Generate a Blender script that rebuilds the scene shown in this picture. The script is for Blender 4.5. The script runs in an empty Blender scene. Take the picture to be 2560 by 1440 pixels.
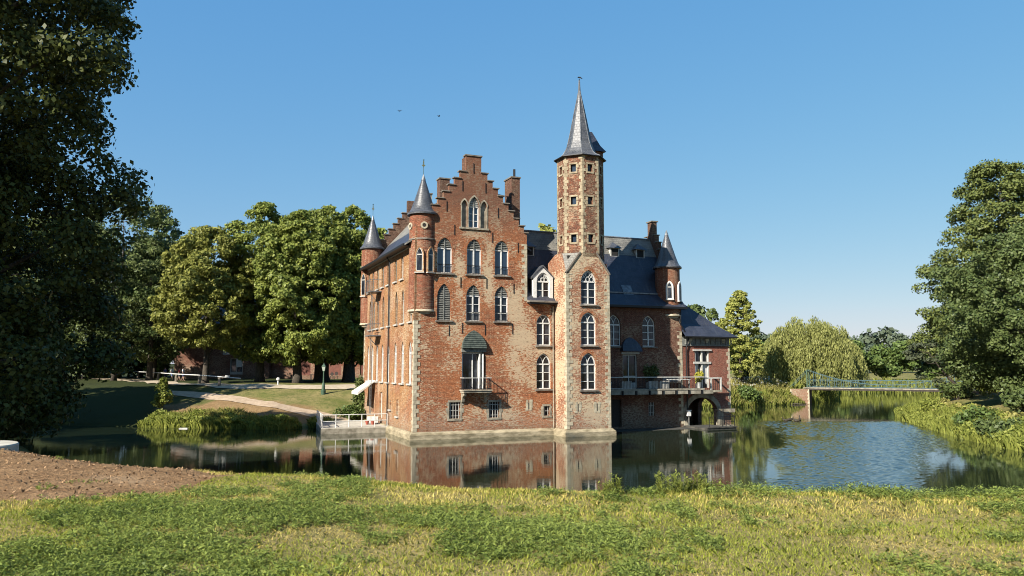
import bpy, math, random
import numpy as np
from mathutils import Vector, Matrix
from mathutils.geometry import tessellate_polygon

R = math.radians
scene = bpy.context.scene
COL = scene.collection

# ------------------------------------------------------------------ camera
FPX = 1923.0
PITCH = math.atan(198 / FPX)
EYE = Vector((0, 0, 5.0))
cam_d = bpy.data.cameras.new('camera')
cam = bpy.data.objects.new('camera', cam_d)
COL.objects.link(cam)
cam.location = EYE
cam.rotation_euler = (R(90) + PITCH, 0, 0)
cam_d.sensor_width = 36
cam_d.lens = FPX / 2560 * 36
cam_d.clip_start = 0.1
cam_d.clip_end = 6000
scene.camera = cam

# ------------------------------------------------------------------ sky + sun
SUN_AZ, SUN_EL = 221.5, 33.0            # azimuth clockwise from +Y
w = bpy.data.worlds.new('World')
scene.world = w
w.use_nodes = True
nt = w.node_tree
sky = nt.nodes.new('ShaderNodeTexSky')
sky.sky_type = 'NISHITA'
sky.sun_disc = False
sky.sun_elevation = R(SUN_EL)
sky.sun_rotation = R(SUN_AZ)
sky.altitude = 0
sky.air_density = 1.0
sky.dust_density = 0.25
sky.ozone_density = 2.4
bg = nt.nodes['Background']
hs = nt.nodes.new('ShaderNodeHueSaturation')
hs.inputs['Hue'].default_value = .488; hs.inputs['Saturation'].default_value = 1.22
nt.links.new(sky.outputs[0], hs.inputs['Color'])
# soften the zenith-to-horizon contrast of the sky, channel by channel
sc_ = nt.nodes.new('ShaderNodeSeparateColor'); nt.links.new(hs.outputs[0], sc_.inputs[0]); cc_ = nt.nodes.new('ShaderNodeCombineColor')
S0_ = .1353
for i, (g_, k_) in enumerate(((.66, .665), (.46, .685), (.20, .805))):
    p_ = nt.nodes.new('ShaderNodeMath'); p_.operation = 'POWER'; nt.links.new(sc_.outputs[i], p_.inputs[0]); p_.inputs[1].default_value = g_
    q_ = nt.nodes.new('ShaderNodeMath'); q_.operation = 'MULTIPLY'; nt.links.new(p_.outputs[0], q_.inputs[0]); q_.inputs[1].default_value = k_ * S0_ ** (g_ - 1)
    nt.links.new(q_.outputs[0], cc_.inputs[i])
nt.links.new(cc_.outputs[0], bg.inputs[0])
bg.inputs[1].default_value = 0.052
sun_d = bpy.data.lights.new('sun', 'SUN')
sun = bpy.data.objects.new('sun', sun_d)
COL.objects.link(sun)
sun_d.energy = 4.7
sun_d.angle = R(0.5)
sun_d.color = (1.0, 0.93, 0.82)
sd = Vector((math.sin(R(SUN_AZ)) * math.cos(R(SUN_EL)), math.cos(R(SUN_AZ)) * math.cos(R(SUN_EL)), math.sin(R(SUN_EL))))
sun.rotation_euler = sd.to_track_quat('Z', 'Y').to_euler()
scene.view_settings.view_transform = 'Standard'
scene.view_settings.look = 'None'
scene.view_settings.exposure = 1.38
scene.view_settings.gamma = 1.0
scene.cycles.filter_width = 1.0

# ------------------------------------------------------------------ photo -> place helpers
_F = Vector((0, math.cos(PITCH), math.sin(PITCH)))
_U = Vector((0, -math.sin(PITCH), math.cos(PITCH)))
def ray(px, py): return Vector((px - 1280, 0, 0)) + _F * FPX - _U * (py - 720)
def at_z(px, py, z=0.0):
    r = ray(px, py); t = (z - EYE.z) / r.z
    return EYE + r * t
def at_y(px, py, y):
    r = ray(px, py); return EYE + r * (y / r.y)
TH = R(22.5)
ORI = at_z(1032, 1100)
UU = Vector((math.cos(TH), math.sin(TH), 0)); VV = Vector((-math.sin(TH), math.cos(TH), 0))
MC = Matrix.Translation(ORI) @ Matrix.Rotation(TH, 4, 'Z')      # castle frame -> world
MCI = MC.inverted()
def FR(px, py, v=0.0):            # point of the front facade plane -> (u, z)
    r = ray(px, py); t = (v - (EYE - ORI).dot(VV)) / r.dot(VV); p = EYE + r * t - ORI
    return p.dot(UU), p.z
def LF(px, py, u=0.0):
    r = ray(px, py); t = (u - (EYE - ORI).dot(UU)) / r.dot(UU); p = EYE + r * t - ORI
    return p.dot(VV), p.z

# ------------------------------------------------------------------ materials
def mat(name, base=(.5, .5, .5), rough=.7, metal=0.0, spec=None):
    m = bpy.data.materials.new(name); m.use_nodes = True
    b = m.node_tree.nodes['Principled BSDF']
    b.inputs['Base Color'].default_value = (*base, 1)
    b.inputs['Roughness'].default_value = rough
    b.inputs['Metallic'].default_value = metal
    if spec is not None: b.inputs['Specular IOR Level'].default_value = spec
    return m
class NT:
    def __init__(s, m): s.t = m.node_tree; s.b = s.t.nodes['Principled BSDF']
    def n(s, typ, **kw):
        nd = s.t.nodes.new(typ)
        for k, v in kw.items(): setattr(nd, k, v)
        return nd
    def l(s, a, b): s.t.links.new(a, b)
    def coord(s, kind='Object'): return s.n('ShaderNodeTexCoord').outputs[kind]
    def mapping(s, vec, scale=(1, 1, 1), rot=(0, 0, 0), loc=(0, 0, 0)):
        m = s.n('ShaderNodeMapping'); s.l(vec, m.inputs[0])
        m.inputs['Scale'].default_value = scale; m.inputs['Rotation'].default_value = rot; m.inputs['Location'].default_value = loc
        return m.outputs[0]
    def noise(s, vec, scale=5, detail=4, rough=.55, dist=0):
        n = s.n('ShaderNodeTexNoise'); s.l(vec, n.inputs['Vector'])
        n.inputs['Scale'].default_value = scale; n.inputs['Detail'].default_value = detail
        n.inputs['Roughness'].default_value = rough; n.inputs['Distortion'].default_value = dist
        return n.outputs['Fac']
    def ramp(s, fac, stops, interp='LINEAR'):
        r = s.n('ShaderNodeValToRGB'); s.l(fac, r.inputs[0]); cr = r.color_ramp; cr.interpolation = interp
        while len(cr.elements) < len(stops): cr.elements.new(.5)
        for e, (p, c) in zip(cr.elements, stops):
            e.position = p; e.color = (*c, 1) if isinstance(c, (tuple, list)) else (c, c, c, 1)
        return r.outputs[0]
    def mix(s, fac, a, b, blend='MIX'):
        m = s.n('ShaderNodeMix', data_type='RGBA', blend_type=blend)
        if isinstance(fac, (int, float)): m.inputs[0].default_value = fac
        else: s.l(fac, m.inputs[0])
        for i, v in ((6, a), (7, b)):
            if isinstance(v, (tuple, list)): m.inputs[i].default_value = (*v, 1)
            else: s.l(v, m.inputs[i])
        return m.outputs[2]
    def math(s, op, a, b=0.0, clamp=False):
        m = s.n('ShaderNodeMath', operation=op, use_clamp=clamp)
        for i, v in ((0, a), (1, b)):
            if isinstance(v, (int, float)): m.inputs[i].default_value = v
            else: s.l(v, m.inputs[i])
        return m.outputs[0]
    def bump(s, h, strength=.5, dist=.02):
        b = s.n('ShaderNodeBump'); b.inputs['Strength'].default_value = strength; b.inputs['Distance'].default_value = dist
        s.l(h, b.inputs['Height']); s.l(b.outputs[0], s.b.inputs['Normal'])
    def col(s, c): s.l(c, s.b.inputs['Base Color'])

def brick_mat(name, c1, c2, c3, mortar, lime=(.63, .50, .33), lime_amt=.45, top=None, seed=0.0, ochre=None, blobs=()):
    m = mat(name, rough=.88, spec=.2); k = NT(m)
    uv = k.mapping(k.coord('UV'), loc=(seed, seed * .37, 0))
    br = k.n('ShaderNodeTexBrick', offset=.5)
    k.l(uv, br.inputs['Vector'])
    br.inputs['Scale'].default_value = 1
    br.inputs['Brick Width'].default_value = .26; br.inputs['Row Height'].default_value = .085
    br.inputs['Mortar Size'].default_value = .011; br.inputs['Mortar Smooth'].default_value = .3; br.inputs['Bias'].default_value = 0
    br.inputs['Color1'].default_value = (*c1, 1); br.inputs['Color2'].default_value = (*c2, 1); br.inputs['Mortar'].default_value = (*mortar, 1)
    big = k.noise(uv, .45, 4, .6)
    med = k.noise(uv, 2.2, 5, .65)
    c = k.mix(k.ramp(med, [(.42, 0.0), (.62, .75)]), br.outputs['Color'], c3)
    if ochre:
        f = k.ramp(k.noise(k.mapping(uv, loc=(7, 3, 0)), .33, 3, .5), [(.42, 0.0), (.56, .8)])
        c = k.mix(f, c, ochre, 'MIX')
    c = k.mix(k.ramp(k.noise(k.mapping(uv, scale=(2.2, 5, 1), loc=(1, 4, 0)), 1.4, 4, .7), [(.38, .85), (.6, 0.0)]), c, k.mix(1.0, c, (.62, .56, .52), 'MULTIPLY'))
    # individual pale bricks and limewash crumbs in patches
    sp = k.noise(k.mapping(uv, scale=(4.2, 11, 1)), 1.0, 3, .75)
    patch = k.ramp(big, [(.40, 0.0), (.62, 1.0)])
    thr = k.math('ADD', sp, k.math('MULTIPLY', patch, .17))
    for cx_, cz_, rx_, rz_, wt in blobs:
        so = k.n('ShaderNodeSeparateXYZ'); k.l(k.coord('Object'), so.inputs[0])
        a_ = k.math('POWER', k.math('MULTIPLY', k.math('SUBTRACT', so.outputs[0], cx_), 1 / rx_), 2.0); b_ = k.math('POWER', k.math('MULTIPLY', k.math('SUBTRACT', so.outputs[2], cz_), 1 / rz_), 2.0)
        thr = k.math('ADD', thr, k.math('MULTIPLY', k.math('SUBTRACT', 1.0, k.math('ADD', a_, b_), True), wt))
    lf = k.ramp(thr, [(.62, 0.0), (.68, 1.0)])
    lf = k.math('MULTIPLY', lf, lime_amt)
    hf = k.noise(k.mapping(uv, scale=(6, 13, 1), loc=(2, 2, 0)), 1.3, 3, .8)
    c = k.mix(1.0, c, k.ramp(hf, [(.33, (.52, .48, .46)), (.5, (1, 1, 1)), (.66, (1.5, 1.5, 1.45))]), 'MULTIPLY')
    strk = k.ramp(k.noise(k.mapping(uv, scale=(2.4, .22, 1), loc=(8, 1, 0)), 1.2, 4, .6), [(.52, 0.0), (.72, .5)])
    c = k.mix(strk, c, k.mix(1.0, c, (.5, .46, .44), 'MULTIPLY'))
    c = k.mix(lf, c, lime)
    # dark single bricks / soot specks
    dk = k.ramp(k.noise(k.mapping(uv, scale=(3.8, 12, 1), loc=(3, 9, 0)), 1.1, 3, .75), [(.56, 0.0), (.66, .62)])
    c = k.mix(dk, c, (.045, .03, .025))
    if top:
        sx = k.n('ShaderNodeSeparateXYZ'); k.l(k.coord('Object'), sx.inputs[0])
        h = k.math('ADD', sx.outputs[2], k.math('MULTIPLY', big, 2.0))
        f = k.math('MULTIPLY', k.math('SUBTRACT', h, top[1]), 1 / top[2], True)
        c = k.mix(k.math('MULTIPLY', f, .75), c, top[0])
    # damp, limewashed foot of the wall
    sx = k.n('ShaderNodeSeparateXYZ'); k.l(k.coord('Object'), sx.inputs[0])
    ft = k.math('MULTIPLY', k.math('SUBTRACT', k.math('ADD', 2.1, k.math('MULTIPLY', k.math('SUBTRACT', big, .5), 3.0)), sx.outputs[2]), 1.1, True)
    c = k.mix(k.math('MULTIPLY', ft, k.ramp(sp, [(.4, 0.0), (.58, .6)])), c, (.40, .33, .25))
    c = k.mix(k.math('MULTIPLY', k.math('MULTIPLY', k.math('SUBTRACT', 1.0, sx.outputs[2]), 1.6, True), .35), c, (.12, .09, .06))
    k.col(c)
    hgt = k.math('ADD', k.math('MULTIPLY', br.outputs['Fac'], -.6), sp)
    k.bump(hgt, .9, .03)
    return m

M_BRICK = brick_mat('old_orange_brick', (.45, .135, .06), (.28, .078, .038), (.39, .135, .06), (.52, .40, .25), lime_amt=.85,
                    top=((.15, .08, .055), 14.2, 4.0), ochre=(.48, .185, .08), blobs=((8.6, 6.2, 2.2, 3.2, .16), (3.3, 12.0, .5, 2.6, .17), (5.55, 11.6, .5, 2.8, .17), (7.6, 9.6, .9, 1.5, .14), (2.4, 8.0, 1.6, 1.0, .08), (5.4, 1.6, 3.6, .8, .12), (4.4, 14.7, 1.5, .5, .12)))
M_BRICK_W = brick_mat('west_orange_brick', (.46, .21, .105), (.36, .15, .075), (.41, .18, .085), (.50, .40, .27), lime_amt=.6, seed=5.0, ochre=(.46, .25, .11))
M_BRICK_R = brick_mat('red_turret_brick', (.35, .115, .06), (.23, .075, .045), (.28, .10, .055), (.34, .25, .17), lime_amt=.3, seed=9.0)
M_BRICK_WING = brick_mat('wing_brown_brick', (.26, .10, .06), (.18, .07, .045), (.19, .08, .055), (.3, .23, .17), lime_amt=.35, seed=13.0)
M_BRICK_T = brick_mat('tower_mixed_brick', (.31, .10, .05), (.16, .055, .035), (.11, .05, .035), (.36, .29, .2), lime_amt=.42, seed=17.0)
M_BRICK_P = brick_mat('pale_tower_brick', (.45, .165, .08), (.33, .115, .06), (.44, .21, .12), (.58, .48, .36), lime_amt=.95, seed=21.0, blobs=((11.5, 6.5, 1.1, 6.5, .07), (14.1, 9.6, .9, 4.0, .10), (12.7, 12.8, 1.8, 1.3, .11), (12.7, 1.6, 2.0, 1.5, .10), (10.9, 5, .6, 9, .05)))
M_BRICK_A = brick_mat('clean_red_brick', (.36, .115, .075), (.26, .08, .055), (.32, .115, .08), (.33, .25, .2), lime_amt=.12, seed=25.0)
M_BRICK_D = brick_mat('chimney_brick', (.2, .09, .06), (.14, .07, .05), (.16, .09, .06), (.22, .18, .14), lime_amt=.2, seed=31.0)

def noisy(name, c1, c2, scale=3, rough=.8, bump=.3, bd=.02, spec=.3, detail=5, metal=0, coord='Object', sc3=(1, 1, 1), lo=.35, hi=.65):
    m = mat(name, rough=rough, metal=metal, spec=spec); k = NT(m)
    v = k.mapping(k.coord(coord), scale=sc3)
    n = k.noise(v, scale, detail, .6)
    k.col(k.ramp(n, [(lo, c1), (hi, c2)]))
    if bump: k.bump(k.noise(v, scale * 3, 4, .6), bump, bd)
    return m
M_STONE = noisy('pale_sandstone', (.34, .29, .20), (.60, .53, .39), 2.6, .85, .6, .03)
M_STONE_T = noisy('tower_stone', (.22, .17, .11), (.50, .42, .28), 1.9, .88, .7, .04, lo=.3, hi=.7)
M_STONE_D = noisy('weathered_stone', (.17, .145, .11), (.46, .41, .31), 1.7, .9, .6, .04)
M_COPING = noisy('grey_coping_stone', (.13, .11, .09), (.26, .23, .19), 3, .9, .3)
M_PLINTH = noisy('wet_plinth_stone', (.20, .165, .10), (.46, .39, .26), 1.3, .85, .6, .05, sc3=(1, 1, 3))
def slate_mat(name, c1, c2, rough=.42, course=.22):
    m = mat(name, rough=rough, spec=.55); k = NT(m)
    uv = k.coord('UV')
    br = k.n('ShaderNodeTexBrick', offset=.5); k.l(uv, br.inputs['Vector'])
    br.inputs['Scale'].default_value = 1; br.inputs['Brick Width'].default_value = .25; br.inputs['Row Height'].default_value = course
    br.inputs['Mortar Size'].default_value = .012; br.inputs['Color1'].default_value = (*c1, 1); br.inputs['Color2'].default_value = (*c2, 1)
    br.inputs['Mortar'].default_value = (c1[0] * .45, c1[1] * .45, c1[2] * .45, 1)
    c = k.mix(k.ramp(k.noise(uv, 1.1, 5, .65), [(.4, 0.0), (.7, .6)]), br.outputs['Color'], tuple(x * 1.7 for x in c2))
    c = k.mix(k.ramp(k.noise(k.mapping(uv, scale=(3, .5, 1)), 1.3, 4, .7), [(.55, 0.0), (.75, .35)]), c, (.2, .2, .19))
    k.col(c); k.bump(k.math('ADD', k.math('MULTIPLY', br.outputs['Fac'], -1.0), k.noise(uv, 9, 2)), .7, .015)
    return m
M_SLATE = slate_mat('blue_slate', (.022, .026, .042), (.034, .038, .055), .5)
M_SLATE_S = slate_mat('spire_slate', (.055, .058, .066), (.09, .094, .102), .5)
M_SLATE_T = slate_mat('turret_slate', (.05, .053, .062), (.085, .088, .095), .4, .18)
M_SLATE_G = slate_mat('mossy_grey_slate', (.13, .125, .11), (.19, .18, .155), .7)
M_LEAD = noisy('lead_sheet', (.12, .13, .14), (.27, .28, .29), 4, .4, .2, metal=.3)
M_WHITE = noisy('white_paint', (.62, .61, .57), (.8, .79, .75), 6, .5, .1)
M_OFFW = noisy('aged_white_paint', (.42, .41, .37), (.62, .6, .55), 5, .6, .1)
M_GREYW = noisy('grey_weathered_wood', (.12, .125, .115), (.27, .27, .24), 7, .8, .4)
M_DARKW = noisy('dark_wood', (.025, .02, .018), (.06, .045, .035), 7, .7, .3)
M_TEAL = noisy('green_copper', (.05, .065, .055), (.13, .15, .125), 4, .6, .2)
M_IRON = mat('black_iron', (.02, .02, .022), .5, .4)
M_GLASS = mat('dark_window_glass', (.008, .009, .011), .05, 0, .4)
k = NT(M_GLASS); k.col(k.ramp(k.noise(k.mapping(k.coord('Object'), scale=(1, 1, .6)), 1.3, 3, .6), [(.42, (.006, .007, .009)), (.56, (.02, .025, .034)), (.72, (.09, .095, .10))]))  # blotchy reflections painted into the pane colour
M_GLASSB = mat('sky_window_glass', (.018, .028, .045), .05, 0, .9)  # blue base colour stands in for reflected sky
M_DARK = mat('dark_interior', (.012, .011, .010), .9)
M_CURT = noisy('curtain_cloth', (.45, .44, .42), (.7, .69, .66), 12, .9, .3, sc3=(6, 6, .3))
M_BROWNDOOR = noisy('brown_door_paint', (.14, .05, .035), (.2, .075, .05), 3, .6, .1)
M_CANVAS = noisy('cream_canvas', (.6, .56, .48), (.75, .71, .63), 3, .8, .1)
M_CONC = noisy('pale_concrete', (.43, .39, .32), (.62, .58, .49), 2.2, .85, .3)
M_CONCD = noisy('weathered_concrete', (.18, .16, .12), (.42, .38, .3), 2.2, .85, .4)
M_GREENP = noisy('green_paint', (.04, .08, .05), (.07, .13, .08), 4, .5, .1)
M_BLUEP = noisy('blue_green_paint', (.05, .10, .115), (.09, .16, .18), 4, .5, .1)
M_POST = noisy('weathered_post_wood', (.13, .11, .085), (.28, .24, .19), 6, .85, .4)
M_BARK = noisy('bark', (.035, .028, .02), (.12, .10, .075), 5, .9, .8, .05, sc3=(3, 3, .7))
M_TERRA = mat('terracotta', (.35, .08, .05), .8)

def leaf_mat(name, c1, c2, trans=.3, rough=.5, mid=None):
    m = mat(name, rough=rough, spec=.18); k = NT(m)
    geo = k.n('ShaderNodeNewGeometry')
    n = k.noise(k.coord('Object'), .55, 3, .6)
    f = k.math('ADD', k.math('MULTIPLY', geo.outputs['Random Per Island'], .55), k.math('MULTIPLY', n, .6))
    c = k.ramp(f, [(.2, c1), (.85, c2)] if mid is None else [(.2, c1), (.5, mid), (.85, c2)])
    k.col(c)
    tr = k.n('ShaderNodeBsdfTranslucent'); k.l(c, tr.inputs[0])
    mx = k.n('ShaderNodeMixShader'); mx.inputs[0].default_value = trans
    k.l(k.b.outputs[0], mx.inputs[1]); k.l(tr.outputs[0], mx.inputs[2])
    k.l(mx.outputs[0], k.t.nodes['Material Output'].inputs[0])
    return m
M_LIME = leaf_mat('lime_tree_leaves', (.10, .15, .03), (.35, .39, .085))
M_LIMEY = leaf_mat('yellow_lime_leaves', (.12, .145, .03), (.37, .37, .085))
M_MAPLE = leaf_mat('dark_maple_leaves', (.030, .042, .012), (.11, .13, .03), .2)
M_LOCUST = leaf_mat('locust_leaves', (.07, .10, .03), (.20, .24, .075))
M_OAK = leaf_mat('oak_leaves', (.05, .082, .025), (.15, .19, .06), .2)
M_CON = leaf_mat('conifer_needles', (.06, .09, .025), (.19, .22, .06), .15)
M_CEDAR = leaf_mat('cedar_needles', (.045, .06, .035), (.10, .115, .06), .1)
M_WILLOW = leaf_mat('willow_leaves', (.15, .17, .045), (.42, .43, .14), .35)
M_YOUNG = leaf_mat('young_tree_leaves', (.19, .22, .045), (.52, .53, .14), .4)
M_HEDGE = leaf_mat('hedge_leaves', (.05, .09, .025), (.16, .22, .055), .2)
M_FAR = leaf_mat('far_wood_leaves', (.08, .115, .075), (.15, .185, .12), .2)  # paler, greyer leaf colour stands in for distant haze
M_REED = leaf_mat('reed_blades', (.16, .205, .035), (.45, .48, .11), .45)
M_REEDY = leaf_mat('yellow_reed_blades', (.21, .22, .05), (.53, .48, .16), .4)
M_WEED = leaf_mat('weed_leaves', (.085, .135, .022), (.37, .44, .10), .35, .45)
M_GRASSG = leaf_mat('green_grass_blades', (.20, .27, .03), (.52, .54, .09), .4)
M_GRASSD = leaf_mat('straw_blades', (.42, .35, .08), (.84, .69, .22), .35)
M_YELLOW = leaf_mat('lemon_tree_leaves', (.3, .3, .03), (.6, .55, .1), .3)

# ------------------------------------------------------------------ mesh builder
POST = None
# the right wing and annex stand 2.5 m farther back than the gable front (own frame inside the castle frame)
WS = 1.0477; WM = Matrix(((WS, 0, 0, 14.3 * (WS - 1)), (0, WS, 0, 2.5), (0, 0, WS, -5 * (WS - 1)), (0, 0, 0, 1)))
class MB:
    def __init__(s, M=None): s.v = []; s.f = []; s.M = M
    def add(s, vs, fs, M=None):
        b = len(s.v); M = M or s.M
        for p in vs:
            p = Vector(p); s.v.append(M @ p if M else p)
        s.f += [tuple(b + i for i in f) for f in fs]; return s
    def box(s, x0, x1, y0, y1, z0, z1, M=None):
        return s.add([(x0, y0, z0), (x1, y0, z0), (x1, y1, z0), (x0, y1, z0), (x0, y0, z1), (x1, y0, z1), (x1, y1, z1), (x0, y1, z1)],
                     [(0, 3, 2, 1), (4, 5, 6, 7), (0, 1, 5, 4), (1, 2, 6, 5), (2, 3, 7, 6), (3, 0, 4, 7)], M)
    def prism(s, poly, y0, y1, M=None):       # poly in (x,z), extruded along y
        n = len(poly)
        vs = [(x, y0, z) for x, z in poly] + [(x, y1, z) for x, z in poly]
        return s.add(vs, [tuple(range(n)), tuple(range(2 * n - 1, n - 1, -1))] + [(i, i + n, (i + 1) % n + n, (i + 1) % n) for i in range(n)], M)
    def prismx(s, poly, x0, x1, M=None):      # poly in (y,z), extruded along x
        n = len(poly)
        vs = [(x0, y, z) for y, z in poly] + [(x1, y, z) for y, z in poly]
        return s.add(vs, [tuple(range(n)), tuple(range(2 * n - 1, n - 1, -1))] + [(i, i + n, (i + 1) % n + n, (i + 1) % n) for i in range(n)], M)
    def ring(s, outer, inner, y0, y1, M=None):  # closed loops of equal length, (x,z)
        n = len(outer)
        vs = [(x, y, z) for y in (y0, y1) for L in (outer, inner) for x, z in L]
        fs = []
        for i in range(n):
            j = (i + 1) % n
            fs += [(i, j, n + j, n + i), (2 * n + i, 3 * n + i, 3 * n + j, 2 * n + j), (i, 2 * n + i, 2 * n + j, j), (n + i, n + j, 3 * n + j, 3 * n + i)]
        return s.add(vs, fs, M)
    def tube(s, pts, rad, n=6, M=None, cap=True):
        pts = [Vector(p) for p in pts]
        rad = rad if isinstance(rad, (list, tuple)) else [rad] * len(pts)
        vs = []; up = Vector((0, 0, 1))
        for i, p in enumerate(pts):
            d = (pts[min(i + 1, len(pts) - 1)] - pts[max(i - 1, 0)]).normalized()
            a = d.cross(up if abs(d.z) < .95 else Vector((1, 0, 0))).normalized(); b = d.cross(a)
            for k in range(n):
                t = 2 * math.pi * k / n
                vs.append(p + (a * math.cos(t) + b * math.sin(t)) * rad[i])
        fs = [(i * n + k, i * n + (k + 1) % n, (i + 1) * n + (k + 1) % n, (i + 1) * n + k) for i in range(len(pts) - 1) for k in range(n)]
        if cap: fs += [tuple(range(n))[::-1], tuple(range((len(pts) - 1) * n, len(pts) * n))]
        return s.add(vs, fs, M)
    def lathe(s, prof, n=24, cx=0, cy=0, a0=0.0, M=None):
        vs = [(cx + r * math.cos(a0 + 2 * math.pi * k / n), cy + r * math.sin(a0 + 2 * math.pi * k / n), z) for r, z in prof for k in range(n)]
        fs = [(i * n + k, i * n + (k + 1) % n, (i + 1) * n + (k + 1) % n, (i + 1) * n + k) for i in range(len(prof) - 1) for k in range(n)]
        return s.add(vs, fs, M)
    def build(s, name, m, parent=None, smooth=False, slope_uv=False):
        me = bpy.data.meshes.new(name)
        me.from_pydata([tuple(POST @ p if POST else p) for p in s.v], [], s.f)
        uvl = me.uv_layers.new(name='UVMap').data
        for poly in me.polygons:
            nn = poly.normal
            if slope_uv or abs(nn.z) < .9:
                t = Vector((-nn.y, nn.x, 0))
                t = t.normalized() if t.length > 1e-4 else Vector((1, 0, 0))
                b = nn.cross(t)
                if b.z < 0: b = -b
            else: t = Vector((1, 0, 0)); b = Vector((0, 1, 0))
            for li in poly.loop_indices:
                co = me.vertices[me.loops[li].vertex_index].co
                uvl[li].uv = (co.dot(t), co.dot(b))
            poly.use_smooth = smooth
        me.materials.append(m)
        o = bpy.data.objects.new(name, me); COL.objects.link(o)
        if parent: o.parent = parent
        return o
def smooth_angle(o, a=40):
    for p in o.data.polygons: p.use_smooth = True
    try: o.data.set_sharp_from_angle(angle=R(a))
    except Exception: pass
def tag(o, label=None, cat=None, group=None, kind=None):
    if label: o['label'] = label
    if cat: o['category'] = cat
    if group: o['group'] = group
    if kind: o['kind'] = kind
    return o
def empty(name, loc, label=None, cat=None, group=None, rz=0.0):
    o = bpy.data.objects.new(name, None); COL.objects.link(o)
    o.location = loc; o.rotation_euler = (0, 0, rz); o.empty_display_size = .3
    return tag(o, label, cat, group)

def np_mesh(name, verts, nper, m, parent=None):     # verts (N*nper,3): separate polygons of nper corners
    nv = len(verts); nf = nv // nper
    me = bpy.data.meshes.new(name)
    me.vertices.add(nv); me.vertices.foreach_set('co', verts.astype(np.float32).ravel())
    me.loops.add(nv); me.loops.foreach_set('vertex_index', np.arange(nv, dtype=np.int32))
    me.polygons.add(nf); me.polygons.foreach_set('loop_start', np.arange(0, nv, nper, dtype=np.int32))
    try: me.polygons.foreach_set('loop_total', np.full(nf, nper, dtype=np.int32))
    except Exception: pass
    me.update(calc_edges=True)
    me.materials.append(m)
    o = bpy.data.objects.new(name, me); COL.objects.link(o)
    if parent: o.parent = parent
    return o

# ------------------------------------------------------------------ terrain
#        x, y, slope width, plateau height   (class of the edge that STARTS here)
SH = [(-110, 78, 14, 3.2), (-60, 70, 14, 3.2), (-45, 67, 14, 3.2), (-31.5, 65.6, 14, 3.2), (-27.8, 64.6, 14, 3.2), (-22, 63.4, 14, 3.2), (-18.6, 63, 14, 3.2),
      (-16.6, 65.6, 14, 3.2), (-13.5, 66.8, 14, 3.2), (-9.8, 64.6, 14, 3.2), (0, 66, 14, 3.2), (8, 70, 12, 3.0), (9.5, 80, 10, 3.0), (14, 90, 7, 2.9), (20, 94, 6, 2.8),
      (25, 95.8, 6, 2.7), (27.6, 97.7, 6, 2.7), (34, 102, 6, 2.6), (40.2, 106, 5, 2.4), (44, 112, 5, 2.4), (49, 118, 5, 2.4), (55, 131, 5, 2.2), (62, 148, 5, 2.2),
      (75, 154, 5, 2.2), (120, 156, 5, 2.2), (120, 125, 7, 2.3), (74, 109, 7, 2.3), (58, 98, 7, 2.3), (50, 92, 8, 2.3), (44, 86, 8, 2.3), (39.6, 80.2, 8, 2.2),
      (34.9, 66.6, 9, 2.2), (31.8, 55.4, 9, 2.2), (30.3, 46.3, 9, 2.3), (32, 40, 10, 2.8), (38, 34, 11, 3.3), (44, 27, 11, 3.35), (30, 21, 11, 3.3), (15, 20.6, 11, 3.36),
      (2.5, 21.2, 11, 3.4), (-2.8, 23.4, 11, 3.4), (-8, 27.5, 11, 3.4), (-14, 32, 11, 3.4), (-20, 37.5, 10, 3.3), (-26.5, 43.5, 10, 3.2), (-30, 48.5, 12, 3.2),
      (-38, 54, 14, 3.2), (-60, 59, 14, 3.2), (-110, 64, 14, 3.2)]
SP = np.array([(a, b) for a, b, _, _ in SH]); SW = np.array([(c, d) for _, _, c, d in SH])
def vnoise(x, y, seed=0):
    x = np.asarray(x, float); y = np.asarray(y, float)
    xi = np.floor(x).astype(int); yi = np.floor(y).astype(int); fx = x - xi; fy = y - yi
    def h(a, b):
        n = (a * 374761393 + b * 668265263 + seed * 974711) & 0x7fffffff
        n = ((n ^ (n >> 13)) * 1274126177) & 0x7fffffff
        return ((n ^ (n >> 16)) & 0xffff) / 65535.0
    sx = fx * fx * (3 - 2 * fx); sy = fy * fy * (3 - 2 * fy)
    return (h(xi, yi) * (1 - sx) + h(xi + 1, yi) * sx) * (1 - sy) + (h(xi, yi + 1) * (1 - sx) + h(xi + 1, yi + 1) * sx) * sy
def shore_dist(x, y):
    P = np.stack([x, y], -1); n = len(SP)
    ds = np.empty((n,) + x.shape); inside = np.zeros(x.shape, bool)
    for i in range(n):
        a = SP[i]; b = SP[(i + 1) % n]; ab = b - a
        t = np.clip(((P - a) @ ab) / (ab @ ab), 0, 1)
        ds[i] = np.hypot(P[..., 0] - a[0] - t * ab[0], P[..., 1] - a[1] - t * ab[1])
        c = ((a[1] > y) != (b[1] > y))
        with np.errstate(divide='ignore', invalid='ignore'):
            xx = (b[0] - a[0]) * (y - a[1]) / (b[1] - a[1]) + a[0]
        inside ^= c & (x < xx)
    return ds, inside
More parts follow.
